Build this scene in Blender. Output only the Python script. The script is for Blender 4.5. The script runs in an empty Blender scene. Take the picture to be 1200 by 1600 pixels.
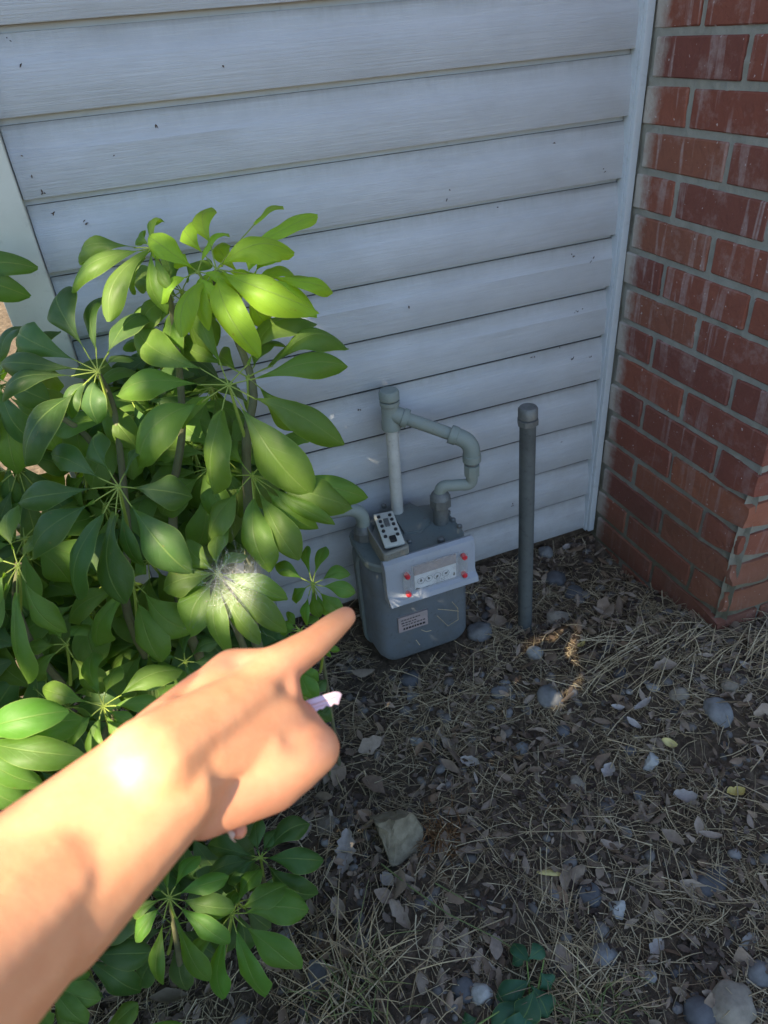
import bpy, bmesh, math, random
import numpy as np
from mathutils import Vector, Matrix, noise as mnoise
R = random.Random(7)
rng = np.random.default_rng(7)
scene = bpy.context.scene
COL = scene.collection

# ------------------------------------------------------------------ camera
CAM = Vector((-0.9386, -1.1891, 1.0850))
YAW, PIT, ROL, FPX = 0.3185, 0.6059, -0.0903, 1102.1
fw = Vector((math.sin(YAW)*math.cos(PIT), math.cos(YAW)*math.cos(PIT), -math.sin(PIT)))
_r0 = fw.cross(Vector((0, 0, 1))).normalized(); _u0 = _r0.cross(fw)
rt = _r0*math.cos(ROL) + _u0*math.sin(ROL)
up = -_r0*math.sin(ROL) + _u0*math.cos(ROL)
cam = bpy.data.cameras.new("camera"); camo = bpy.data.objects.new("camera", cam); COL.objects.link(camo)
camo.matrix_world = Matrix(((rt.x, up.x, -fw.x, CAM.x), (rt.y, up.y, -fw.y, CAM.y), (rt.z, up.z, -fw.z, CAM.z), (0, 0, 0, 1)))
cam.sensor_fit = 'VERTICAL'; cam.sensor_height = 36.0; cam.lens = FPX/1600*36
cam.clip_start = 0.02; cam.clip_end = 500
cam.dof.use_dof = True; cam.dof.focus_distance = 1.02; cam.dof.aperture_fstop = 9.0
scene.camera = camo

# ------------------------------------------------------------------ light
SUN = Vector((-0.57, -0.50, 0.70)).normalized()      # towards the sun: from the left, slightly from the camera's side
world = bpy.data.worlds.new("World"); scene.world = world; world.use_nodes = True
wn = world.node_tree.nodes; wl = world.node_tree.links
for n in list(wn): wn.remove(n)
wo = wn.new('ShaderNodeOutputWorld'); bg = wn.new('ShaderNodeBackground'); sky = wn.new('ShaderNodeTexSky')
sky.sky_type = 'NISHITA'; sky.sun_disc = False
sky.sun_elevation = math.asin(SUN.z); sky.sun_rotation = math.atan2(SUN.x, SUN.y)
sky.air_density = 1.1; sky.dust_density = 0.4; sky.ozone_density = 2.4
bg.inputs['Strength'].default_value = 0.079
wl.new(sky.outputs[0], bg.inputs[0]); wl.new(bg.outputs[0], wo.inputs[0])
sl = bpy.data.lights.new("sun", 'SUN'); sl.energy = 5.0; sl.angle = math.radians(0.55); sl.color = (1.0, 0.87, 0.66)
so = bpy.data.objects.new("sun", sl); COL.objects.link(so)
so.rotation_euler = SUN.to_track_quat('Z', 'Y').to_euler(); so.location = (-6, 3, 6)
vs = scene.view_settings
vs.view_transform = 'Standard'; vs.look = 'None'; vs.exposure = 2.1; vs.gamma = 1.0; vs.use_curve_mapping = False
scene.cycles.max_bounces = 8; scene.cycles.transparent_max_bounces = 12; scene.cycles.transmission_bounces = 6

# ------------------------------------------------------------------ helpers
def ray(px, py): return fw*FPX + rt*(px-600) - up*(py-800)
def at(px, py, ax, v):                       # photo pixel -> point on the plane axis=v
    d = ray(px, py); return CAM + d*((v-CAM[ax])/d[ax])
def pd(px, py, d): return CAM + ray(px, py)*(d/FPX)
def proj(P):
    d = P-CAM; z = d.dot(fw); return 600+FPX*d.dot(rt)/z, 800-FPX*d.dot(up)/z, z

def tag(o, label=None, cat=None, group=None, kind=None):
    if label: o['label'] = label
    if cat: o['category'] = cat
    if group: o['group'] = group
    if kind: o['kind'] = kind
    return o
def empty(name, loc=(0, 0, 0)):
    o = bpy.data.objects.new(name, None); o.empty_display_size = .05; COL.objects.link(o); o.location = loc; return o
def add(name, me, mat=None, parent=None, loc=None, smooth=False):
    o = bpy.data.objects.new(name, me); COL.objects.link(o)
    if mat is not None and len(me.materials) == 0: me.materials.append(mat)
    if parent is not None: o.parent = parent
    if loc is not None: o.location = loc
    if smooth: me.shade_smooth()
    return o
def pydata(name, v, f, uv=None):
    me = bpy.data.meshes.new(name); me.from_pydata([tuple(p) for p in v], [], [tuple(int(i) for i in q) for q in f]); me.update()
    if uv is not None:
        l = me.uv_layers.new(name='UVMap')
        idx = np.zeros(len(me.loops), dtype=np.int32); me.loops.foreach_get('vertex_index', idx)
        l.data.foreach_set('uv', np.asarray(uv, dtype=np.float32)[idx].ravel())
    return me
def fastmesh(name, V, F):
    """V (n,3) floats, F (m,k) equal-sized faces"""
    V = np.asarray(V, dtype=np.float32); F = np.asarray(F, dtype=np.int32); k = F.shape[1]
    me = bpy.data.meshes.new(name); me.vertices.add(len(V)); me.vertices.foreach_set('co', V.ravel())
    me.loops.add(F.size); me.loops.foreach_set('vertex_index', F.ravel())
    me.polygons.add(len(F)); me.polygons.foreach_set('loop_start', np.arange(0, F.size, k, dtype=np.int32))
    me.polygons.foreach_set('loop_total', np.full(len(F), k, dtype=np.int32))
    me.update(calc_edges=True); me.validate(); return me
class MB:                                    # collects simple shapes into one mesh
    def __init__(s): s.v = []; s.f = []
    def box(s, a, b, rot=None, org=None, ch=0.0):
        a = Vector(a); b = Vector(b); i0 = len(s.v)
        lo = Vector((min(a[i], b[i]) for i in range(3))); hi = Vector((max(a[i], b[i]) for i in range(3)))
        if ch <= 0:
            pts = [Vector((x, y, z)) for z in (lo.z, hi.z) for y in (lo.y, hi.y) for x in (lo.x, hi.x)]
            fs = [(0, 2, 3, 1), (4, 5, 7, 6), (0, 1, 5, 4), (2, 6, 7, 3), (0, 4, 6, 2), (1, 3, 7, 5)]
        else:
            bm = bmesh.new(); bmesh.ops.create_cube(bm, size=1)
            for w in bm.verts: w.co = Vector((lo[i]+(w.co[i]+.5)*(hi[i]-lo[i]) for i in range(3)))
            bmesh.ops.bevel(bm, geom=list(bm.edges), offset=ch, segments=2, affect='EDGES', profile=.5)
            bm.verts.index_update(); pts = [w.co.copy() for w in bm.verts]; fs = [tuple(w.index for w in f.verts) for f in bm.faces]; bm.free()
        for p in pts:
            if rot is not None:
                o = org if org is not None else (lo+hi)/2
                p = rot @ (p-Vector(o)) + Vector(o)
            s.v.append(p)
        s.f += [tuple(i0+i for i in f) for f in fs]
        return s
    def tube(s, pts, rad, n=12, cap=True):
        pts = [Vector(p) for p in pts]; m = len(pts)
        if not hasattr(rad, '__len__'): rad = [rad]*m
        i0 = len(s.v); prev = None
        for i, p in enumerate(pts):
            t = (pts[min(i+1, m-1)]-pts[max(i-1, 0)])
            if t.length < 1e-9: t = Vector((0, 0, 1))
            t.normalize()
            if prev is None:
                a = Vector((0, 0, 1)) if abs(t.z) < .9 else Vector((1, 0, 0)); x = t.cross(a).normalized()
            else:
                x = (prev - t*prev.dot(t)).normalized()
            prev = x; y = t.cross(x)
            for k in range(n):
                an = 2*math.pi*k/n; s.v.append(p + (x*math.cos(an)+y*math.sin(an))*rad[i])
        for i in range(m-1):
            for k in range(n):
                a = i0+i*n+k; b = i0+i*n+(k+1) % n; s.f.append((a, b, b+n, a+n))
        if cap:
            s.f.append(tuple(i0+k for k in range(n))[::-1]); s.f.append(tuple(i0+(m-1)*n+k for k in range(n)))
        return s
    def build(s, name, mat, parent=None, loc=None, smooth=False, angle=None):
        off = Vector((0, 0, 0)) if loc is None else Vector(loc)
        me = pydata(name, [p-off for p in s.v], s.f)
        bm = bmesh.new(); bm.from_mesh(me); bmesh.ops.recalc_face_normals(bm, faces=bm.faces); bm.to_mesh(me); bm.free()
        o = add(name, me, mat, parent, loc)
        if smooth:
            me.shade_smooth()
            me.set_sharp_from_angle(angle=math.radians(angle or 40))
        return o
def arc(c, a, b, n=8, r=1.0):               # points along a quarter turn from c+a*r to c+b*r
    return [Vector(c)+ (Vector(a)*math.cos(t)+Vector(b)*math.sin(t))*r for t in [math.pi/2*i/n for i in range(n+1)]]
def bez(p0, p1, p2, n=8):
    p0, p1, p2 = Vector(p0), Vector(p1), Vector(p2)
    return [p0*(1-t)**2+p1*2*t*(1-t)+p2*t*t for t in [i/n for i in range(n+1)]]

# ------------------------------------------------------------------ materials
class NT:
    def __init__(s, name):
        s.m = bpy.data.materials.new(name); s.m.use_nodes = True; s.t = s.m.node_tree
        s.p = s.t.nodes['Principled BSDF']; s.out = s.t.nodes['Material Output']
    def n(s, typ, **kw):
        x = s.t.nodes.new(typ)
        for k, v in kw.items(): setattr(x, k, v)
        return x
    def l(s, a, b): s.t.links.new(a, b)
    def coord(s, kind='Object', scale=(1, 1, 1)):
        if kind == 'World': c = s.n('ShaderNodeNewGeometry').outputs['Position']
        else: c = s.n('ShaderNodeTexCoord').outputs[kind]
        mp = s.n('ShaderNodeMapping'); mp.inputs['Scale'].default_value = scale; s.l(c, mp.inputs[0]); return mp.outputs[0]
    def noise(s, co, scale=5, detail=4, rough=.55, dist=0):
        x = s.n('ShaderNodeTexNoise'); x.inputs['Scale'].default_value = scale; x.inputs['Detail'].default_value = detail
        x.inputs['Roughness'].default_value = rough; x.inputs['Distortion'].default_value = dist; s.l(co, x.inputs['Vector']); return x.outputs['Fac']
    def ramp(s, f, stops):
        x = s.n('ShaderNodeValToRGB'); e = x.color_ramp.elements
        while len(e) < len(stops): e.new(.5)
        for el, (p, c) in zip(e, stops):
            el.position = p; el.color = (*c, 1) if hasattr(c, '__len__') else (c, c, c, 1)
        s.l(f, x.inputs[0]); return x.outputs[0]
    def mix(s, f, a, b, mode='MIX'):
        x = s.n('ShaderNodeMix', data_type='RGBA', blend_type=mode)
        for i, v in ((0, f), (6, a), (7, b)):
            if isinstance(v, (int, float)): x.inputs[i].default_value = v
            elif isinstance(v, tuple): x.inputs[i].default_value = (*v, 1)
            else: s.l(v, x.inputs[i])
        return x.outputs[2]
    def math(s, op, a, b=0.0):
        x = s.n('ShaderNodeMath', operation=op)
        for i, v in ((0, a), (1, b)):
            if isinstance(v, (int, float)): x.inputs[i].default_value = v
            else: s.l(v, x.inputs[i])
        return x.outputs[0]
    def rnd(s): return s.n('ShaderNodeObjectInfo').outputs['Random']
    def bump(s, h, strength=.3, dist=.01, prev=None):
        x = s.n('ShaderNodeBump'); x.inputs['Strength'].default_value = strength; x.inputs['Distance'].default_value = dist
        s.l(h, x.inputs['Height'])
        if prev is not None: s.l(prev, x.inputs['Normal'])
        return x.outputs[0]
    def set(s, col=None, rough=None, metal=None, spec=None, normal=None):
        for k, v in (('Base Color', col), ('Roughness', rough), ('Metallic', metal), ('Specular IOR Level', spec), ('Normal', normal)):
            if v is None: continue
            if isinstance(v, (int, float)): s.p.inputs[k].default_value = v
            elif isinstance(v, tuple): s.p.inputs[k].default_value = (*v, 1)
            else: s.l(v, s.p.inputs[k])
        return s.m

def m_siding():
    t = NT('vinyl_siding')
    g = t.noise(t.coord('World', (3, 3, 190)), 2.2, 5, .62, .4)
    grain = t.ramp(g, [(.42, .0), (.56, 1.0)])
    dirt = t.noise(t.coord('World', (2.2, 2, 5)), 3.0, 6, .65)
    base = t.mix(t.ramp(dirt, [(.38, 0.0), (.72, 1.0)]), (.425, .445, .462), (.36, .375, .385))
    # grime collecting below each butt edge (world z, repeats with the boards) and near the ground
    z = t.n('ShaderNodeSeparateXYZ'); t.l(t.n('ShaderNodeNewGeometry').outputs['Position'], z.inputs[0])
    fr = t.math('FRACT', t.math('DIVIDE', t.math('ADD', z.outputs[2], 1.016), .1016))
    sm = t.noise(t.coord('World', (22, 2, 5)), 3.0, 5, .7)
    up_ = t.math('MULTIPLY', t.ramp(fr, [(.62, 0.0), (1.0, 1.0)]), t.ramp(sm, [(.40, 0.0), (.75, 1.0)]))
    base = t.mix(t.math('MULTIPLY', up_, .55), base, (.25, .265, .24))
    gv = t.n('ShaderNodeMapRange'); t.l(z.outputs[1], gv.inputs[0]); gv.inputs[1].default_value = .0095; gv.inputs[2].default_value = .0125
    base = t.mix(t.math('MULTIPLY', gv.outputs[0], .92), base, (.018, .014, .010))  # lap grooves: dirt plus their shadow line painted into the colour
    low = t.math('MULTIPLY', t.ramp(z.outputs[2], [(0.0, 1.0), (.42, 0.0)]), t.ramp(t.noise(t.coord('World', (6, 6, 9)), 2.5, 6, .7), [(.38, .15), (.7, 1.0)]))
    base = t.mix(t.math('MULTIPLY', low, .5), base, (.25, .22, .20))
    sp = t.noise(t.coord('World', (1, 1, 1)), 34, 3, .6)
    sp2 = t.noise(t.coord('World', (1, 1, 1)), 5, 3, .6)
    spot = t.math('MULTIPLY', t.ramp(sp, [(.74, 0.0), (.765, 1.0)]), t.ramp(sp2, [(.5, 0.0), (.6, 1.0)]))
    base = t.mix(spot, base, (.10, .09, .08))
    base = t.mix(t.math('MULTIPLY', grain, .10), base, (.22, .25, .28))
    b = t.bump(grain, .33, .0011)
    b = t.bump(t.noise(t.coord('World', (1, 1, 6)), 7, 3), .25, .003, b)
    return t.set(base, .48, 0, .35, b)
def m_brick():
    t = NT('red_brick')
    r = t.rnd()
    base = t.ramp(r, [(0, (.20, .062, .040)), (.3, (.26, .088, .052)), (.55, (.155, .052, .040)), (.8, (.31, .115, .062)), (1, (.22, .088, .055))])
    n = t.noise(t.coord('World', (1, 1, 1)), 45, 6, .65)
    base = t.mix(t.math('MULTIPLY', n, .55), base, (.12, .045, .035))
    off = t.n('ShaderNodeCombineXYZ'); t.l(t.math('MULTIPLY', r, 37.0), off.inputs[0]); t.l(t.math('MULTIPLY', r, 91.0), off.inputs[1])
    va = t.n('ShaderNodeVectorMath', operation='ADD'); t.l(t.coord('World', (26, 26, 2.0)), va.inputs[0]); t.l(off.outputs[0], va.inputs[1])
    st = t.noise(va.outputs[0], 1.7, 3, .5, .3)
    streak = t.ramp(st, [(.56, 0.0), (.60, .75), (.66, .75), (.72, .25)])
    fine = t.noise(t.coord('World', (1, 1, 1)), 90, 4, .7)
    streak = t.math('MULTIPLY', streak, t.ramp(fine, [(.3, .3), (.6, 1.0)]))
    z = t.n('ShaderNodeSeparateXYZ'); t.l(t.n('ShaderNodeNewGeometry').outputs['Position'], z.inputs[0])
    hi = t.ramp(z.outputs[2], [(.18, .25), (.55, 1.0)])
    streak = t.math('MULTIPLY', streak, hi)
    patch = t.ramp(t.noise(t.coord('World', (1, 1, 1)), 5.5, 4, .6), [(.38, .15), (.62, 1.0)])
    chalk = t.math('MULTIPLY', t.ramp(t.noise(t.coord('World', (1, 1, 1)), 16, 6, .72), [(.52, 0.0), (.72, .5)]), hi)
    base = t.mix(chalk, base, (.36, .27, .24))
    base = t.mix(t.math('MULTIPLY', t.math('MULTIPLY', streak, patch), .70), base, (.42, .36, .34))
    # pale paint smeared on the brick ends next to the siding trim
    edge = t.ramp(t.math('ADD', z.outputs[1], t.math('MULTIPLY', t.math('SUBTRACT', n, .5), .05)), [(.0, 0.0), (1.0, 1.0)])
    mr = t.n('ShaderNodeMapRange'); t.l(t.math('ADD', z.outputs[1], t.math('MULTIPLY', t.math('SUBTRACT', n, .5), .05)), mr.inputs[0])
    mr.inputs[1].default_value = -.058; mr.inputs[2].default_value = -.026
    base = t.mix(t.math('MULTIPLY', mr.outputs[0], .8), base, (.42, .41, .36))
    sc = t.ramp(t.noise(t.coord('World', (1, 1, 1)), 120, 2, .5), [(.70, 0.0), (.74, 1.0)])
    base = t.mix(t.math('MULTIPLY', sc, .6), base, (.5, .46, .44))
    wet = t.math('MULTIPLY', t.ramp(z.outputs[2], [(0.02, 1.0), (.34, 0.0)]), t.ramp(t.noise(t.coord('World', (1, 1, 1)), 6, 5, .6), [(.3, .3), (.65, 1.0)]))
    base = t.mix(t.math('MULTIPLY', wet, .55), base, (.07, .055, .035))
    b = t.bump(n, .7, .003); b = t.bump(fine, .5, .0016, b); b = t.bump(t.noise(t.coord('World', (1, 1, 1)), 12, 3, .6), .5, .006, b)
    return t.set(base, .82, 0, .25, b)
def m_mortar():
    t = NT('mortar')
    n = t.noise(t.coord('World', (1, 1, 1)), 60, 6, .7); n2 = t.noise(t.coord('World', (1, 1, 1)), 7, 5, .6)
    base = t.mix(n, (.21, .21, .18), (.36, .355, .31)); base = t.mix(t.math('MULTIPLY', n2, .5), base, (.17, .165, .13))
    z = t.n('ShaderNodeSeparateXYZ'); t.l(t.n('ShaderNodeNewGeometry').outputs['Position'], z.inputs[0])
    wet = t.math('MULTIPLY', t.ramp(z.outputs[2], [(0.05, .9), (.40, 0.0)]), t.ramp(n2, [(.35, .5), (.6, 1.0)]))
    base = t.mix(wet, base, (.085, .08, .05))
    return t.set(base, .9, 0, .2, t.bump(n, .8, .004))
def m_soil():
    t = NT('litter_soil')
    n = t.noise(t.coord('World', (1, 1, 1)), 55, 8, .7); n2 = t.noise(t.coord('World', (1, 1, 1)), 6, 5, .6)
    base = t.ramp(n, [(.3, (.034, .026, .018)), (.55, (.125, .092, .062)), (.75, (.25, .195, .14))])
    base = t.mix(t.math('MULTIPLY', n2, .4), base, (.04, .03, .022))
    return t.set(base, .95, 0, .15, t.bump(n, 1.0, .01))
def m_vary(name, stops, rough=.85, per='island', spec=.2, nscale=60, dark=.45, bump=.3, bd=.001, trans=None):
    t = NT(name)
    r = t.n('ShaderNodeNewGeometry').outputs['Random Per Island'] if per == 'island' else t.rnd()
    base = t.ramp(r, stops)
    n = t.noise(t.coord('World', (1, 1, 1)), nscale, 5, .65)
    base = t.mix(t.math('MULTIPLY', t.ramp(n, [(.35, 1.0), (.7, 0.0)]), dark), base, t.mix(1.0, base, (.35, .33, .30), 'MULTIPLY'))
    return t.set(base, rough, 0, spec, t.bump(n, bump, bd))
def m_paint(name, col, rough=.45, dust=.35, spec=.4, metal=0, dustc=(.23, .21, .18), scale=14, bump=.15, low=False):
    t = NT(name)
    n = t.noise(t.coord('World', (1, 1, 1)), scale, 6, .68); f = t.noise(t.coord('World', (1, 1, 1)), scale*8, 4, .6)
    base = t.mix(t.math('MULTIPLY', t.ramp(n, [(.40, 0.0), (.68, 1.0)]), dust), col, dustc)
    base = t.mix(t.math('MULTIPLY', t.ramp(f, [(.60, 0.0), (.72, 1.0)]), dust*.7), base, tuple(c*.4 for c in col))
    rr = t.ramp(n, [(.3, rough), (.7, min(1, rough+.3))])
    return t.set(base, rr, metal, spec, t.bump(f, bump, .0006))
def m_leaf(name, top, back, young=0.0, rough=.47, tw=.38):
    t = NT(name); nt = t
    uv = t.n('ShaderNodeTexCoord').outputs['UV']
    sp = t.n('ShaderNodeSeparateXYZ'); t.l(uv, sp.inputs[0])
    s = t.math('ABSOLUTE', t.math('SUBTRACT', sp.outputs[0], .5))        # 0 midrib .. .5 margin
    mid = t.ramp(s, [(.0, 1.0), (.012, .8), (.03, 0.0)])
    ph = t.math('ADD', t.math('MULTIPLY', sp.outputs[1], 46.0), t.math('MULTIPLY', s, -34.0))
    vein = t.ramp(t.math('SINE', ph), [(.86, 0.0), (.99, .55)])
    r = t.rnd()
    hsv = t.n('ShaderNodeHueSaturation'); hsv.inputs['Color'].default_value = (*top, 1)
    t.l(t.math('ADD', .488, t.math('MULTIPLY', r, .024)), hsv.inputs['Hue'])
    t.l(t.math('ADD', .72, t.math('MULTIPLY', r, .55)), hsv.inputs['Value'])
    n = t.noise(t.coord('World', (1, 1, 1)), 22, 5, .6)
    base = t.mix(t.math('MULTIPLY', t.ramp(n, [(.35, 0.0), (.75, 1.0)]), .35), hsv.outputs[0], tuple(min(1, c*1.5+.02) for c in top))
    base = t.mix(t.math('MULTIPLY', vein, .30), base, tuple(min(1, c*1.9+.02) for c in top))
    base = t.mix(t.math('MULTIPLY', mid, .5), base, (.17, .25, .06))
    edge = t.ramp(s, [(.478, 0.0), (.5, .7)]); base = t.mix(edge, base, (.26, .33, .08))
    dust = t.ramp(t.noise(t.coord('World', (1, 1, 1)), 9, 6, .7), [(.45, 0.0), (.8, .35)])
    base = t.mix(dust, base, (.21, .235, .12))
    blot = t.math('MULTIPLY', t.ramp(t.noise(t.coord('World', (1, 1, 1)), 150, 2, .5), [(.71, 0.0), (.76, .8)]), t.ramp(t.noise(t.coord('World', (1, 1, 1)), 14, 3, .5), [(.50, 0.0), (.60, 1.0)]))
    base = t.mix(blot, base, (.16, .11, .04))
    geo = t.n('ShaderNodeNewGeometry')
    base = t.mix(t.math('MULTIPLY', geo.outputs['Backfacing'], .6), base, back)
    b = t.bump(t.math('ADD', t.math('MULTIPLY', mid, -1.2), t.math('MULTIPLY', vein, -.35)), .35, .0012)
    b = t.bump(t.noise(t.coord('World', (1, 1, 1)), 130, 3, .6), .12, .0008, b)
    t.set(base, rough, 0, .22, b)
    tr = t.n('ShaderNodeBsdfTranslucent')
    tc = t.mix(young, (.28, .52, .02), (.66, .80, .02)); tc = t.mix(t.math('MULTIPLY', mid, .5), tc, (.5, .55, .06))
    t.l(t.mix(t.math('MULTIPLY', vein, .35), tc, (.08, .2, .01)), tr.inputs[0]); t.l(b, tr.inputs[1])
    ms = t.n('ShaderNodeMixShader'); ms.inputs[0].default_value = tw
    t.l(t.p.outputs[0], ms.inputs[1]); t.l(tr.outputs[0], ms.inputs[2]); t.l(ms.outputs[0], t.out.inputs[0])
    return t.m
def m_skin():
    t = NT('skin')
    at_ = t.n('ShaderNodeAttribute', attribute_name='blush').outputs['Fac']
    n = t.noise(t.coord('World', (1, 1, 1)), 55, 5, .6); f = t.noise(t.coord('World', (1, 1, 1)), 420, 3, .6); big = t.noise(t.coord('World', (1, 1, 1)), 14, 3, .5)
    base = t.mix(t.ramp(n, [(.35, 0.0), (.7, 1.0)]), (.60, .265, .125), (.67, .33, .165))
    base = t.mix(t.math('MULTIPLY', big, .5), base, (.58, .245, .14))
    base = t.mix(at_, base, (.62, .19, .14))
    b = t.bump(f, .16, .0007); b = t.bump(n, .15, .002, b)
    t.set(base, .52, 0, .35, b)
    t.p.inputs['Subsurface Weight'].default_value = .25
    t.p.inputs['Subsurface Radius'].default_value = (1.0, .35, .2); t.p.inputs['Subsurface Scale'].default_value = .006
    return t.m
def m_clear(name, col=(1, 1, 1), a=.2, rough=.2, fade=False):
    t = NT(name); t.set(col, rough, 0, .5)
    tb = t.n('ShaderNodeBsdfTransparent'); ms = t.n('ShaderNodeMixShader')
    n = t.noise(t.coord('World', (1, 1, 1)), 30, 5, .6); fa = t.ramp(n, [(.3, a*.6), (.75, min(1, a*1.7))])
    if fade: fa = t.math('MULTIPLY', fa, t.n('ShaderNodeAttribute', attribute_name='fade').outputs['Fac'])
    t.l(fa, ms.inputs[0])
    t.l(tb.outputs[0], ms.inputs[1]); t.l(t.p.outputs[0], ms.inputs[2]); t.l(ms.outputs[0], t.out.inputs[0]); return t.m

M = {}
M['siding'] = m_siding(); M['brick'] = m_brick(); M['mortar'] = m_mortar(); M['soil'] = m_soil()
M['trim'] = m_paint('painted_trim', (.47, .52, .56), .45, .25, dustc=(.38, .38, .34), scale=9)
M['casing'] = m_paint('corner_casing', (.52, .53, .47), .5, .35, dustc=(.38, .37, .31), scale=7)
M['metergrey'] = m_paint('meter_grey_paint', (.12, .145, .14), .52, .6, dustc=(.15, .15, .13), scale=16)
M['meterblue'] = m_paint('meter_body_paint', (.10, .116, .132), .52, .6, dustc=(.10, .098, .088), scale=16)
M['pipe'] = m_paint('aged_grey_pipe_paint', (.19, .225, .205), .52, .4, dustc=(.26, .25, .20), scale=18)
M['whitepipe'] = m_paint('white_painted_pipe', (.47, .47, .44), .5, .5, dustc=(.28, .27, .24), scale=18)
M['postmetal'] = m_paint('weathered_post_metal', (.105, .118, .118), .5, .55, dustc=(.06, .06, .055), scale=12, metal=.3)
M['galv'] = m_paint('galvanized_fitting', (.17, .18, .175), .42, .5, dustc=(.09, .08, .07), scale=25, metal=.5)
M['cover'] = m_paint('index_cover_plastic', (.26, .28, .315), .42, .45, dustc=(.25, .25, .24), scale=20)
M['window'] = m_clear('hazy_clear_plastic', (.50, .49, .46), .16, .25)
M['dial'] = m_paint('dial_face', (.62, .64, .66), .5, .15, scale=30)
M['redplug'] = m_paint('red_plug', (.55, .02, .03), .4, .1, scale=30)
M['black'] = m_paint('black_plastic', (.012, .012, .014), .45, .1, scale=30)
M['lockgrey'] = m_paint('lockbox_plastic', (.20, .195, .165), .6, .35, dustc=(.10, .095, .08), scale=25)
M['lockface'] = m_paint('lockbox_faceplate', (.50, .50, .44), .5, .3, dustc=(.36, .34, .28), scale=25)
M['label'] = m_paint('faded_label', (.30, .24, .235), .6, .5, dustc=(.20, .19, .18), scale=60)
M['leaf'] = m_leaf('shrub_leaf', (.085, .150, .022), (.10, .17, .055), 0.15)
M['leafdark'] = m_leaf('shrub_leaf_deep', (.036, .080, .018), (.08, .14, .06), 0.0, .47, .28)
M['leafyoung'] = m_leaf('shrub_leaf_young', (.20, .34, .03), (.26, .38, .06), 1.0, .45, .5)
M['leaflow'] = m_leaf('low_leaf', (.062, .145, .018), (.10, .19, .06), .25, .5, .33)
M['stalk'] = m_paint('leaf_stalk', (.21, .27, .04), .5, .3, dustc=(.20, .22, .06), scale=30)
M['stem'] = m_paint('woody_stem', (.11, .115, .055), .75, .5, dustc=(.09, .065, .04), scale=30)
M['skin'] = m_skin()
M['nail'] = m_paint('fingernail', (.62, .38, .28), .3, .05, scale=50)
M['sleeve'] = m_paint('sleeve_cloth', (.10, .13, .20), .9, .1, scale=40)
M['straw'] = m_vary('dry_straw', [(0, (.17, .12, .07)), (.35, (.34, .26, .155)), (.7, (.50, .40, .24)), (.93, (.58, .48, .31)), (1, (.16, .10, .06))], .8)
M['deadleaf'] = m_vary('dead_leaf', [(0, (.15, .10, .066)), (.3, (.25, .19, .135)), (.6, (.33, .26, .195)), (.85, (.23, .15, .09)), (1, (.34, .28, .225))], .8, nscale=90)
M['bark'] = m_vary('bark_chip', [(0, (.05, .034, .026)), (.5, (.10, .07, .05)), (1, (.17, .13, .10))], .9, nscale=90)
M['pebble'] = m_vary('pebble', [(0, (.08, .078, .078)), (.3, (.14, .12, .10)), (.6, (.20, .185, .165)), (.85, (.10, .085, .075)), (1, (.30, .29, .27))], .7, nscale=50)
M['stone_grey'] = m_vary('grey_stone', [(0, (.17, .17, .165)), (1, (.23, .23, .22))], .72, 'obj', nscale=40, dark=.6, bump=.5, bd=.003)
M['stone_pale'] = m_vary('pale_stone', [(0, (.36, .36, .33)), (1, (.46, .45, .41))], .7, 'obj', nscale=45, dark=.7, bump=.5, bd=.003)
M['stone_tan'] = m_vary('tan_stone', [(0, (.25, .21, .155)), (1, (.31, .27, .21))], .75, 'obj', nscale=45, dark=.6, bump=.5, bd=.003)
M['stone_blue'] = m_vary('blue_grey_stone', [(0, (.088, .088, .09)), (1, (.14, .14, .142))], .65, 'obj', nscale=45, dark=.5, bump=.4, bd=.002)
M['stone_moss'] = m_vary('mossy_rock', [(0, (.24, .205, .14)), (1, (.27, .235, .165))], .85, 'obj', nscale=55, dark=.7, bump=.7, bd=.004)
M['yellowleaf'] = m_vary('yellow_leaf', [(0, (.50, .40, .13)), (1, (.55, .47, .20))], .6, 'obj', nscale=80)
M['paleleaf'] = m_vary('pale_dead_leaf', [(0, (.32, .28, .245)), (1, (.42, .38, .34))], .75, 'obj', nscale=80)
M['weed'] = m_leaf('weed_leaf', (.022, .075, .040), (.04, .1, .05), 0.0, .5, .2)
M['grassgreen'] = m_vary('green_blade', [(0, (.10, .14, .05)), (1, (.24, .25, .10))], .6)
M['rust'] = m_vary('rusty_needles', [(0, (.13, .06, .025)), (1, (.26, .14, .06))], .85)
M['silk'] = m_clear('spider_silk_sheet', (.80, .78, .70), .13, .9, True)
M['thread'] = m_clear('spider_thread', (.9, .9, .86), .15, .6)
def m_key():
    t = NT('key_metal'); t.set((.80, .56, .58), .3, .5, .5, t.bump(t.noise(t.coord('World', (1, 1, 1)), 300, 3), .1, .0003)); return t.m
M['key'] = m_key()

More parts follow.
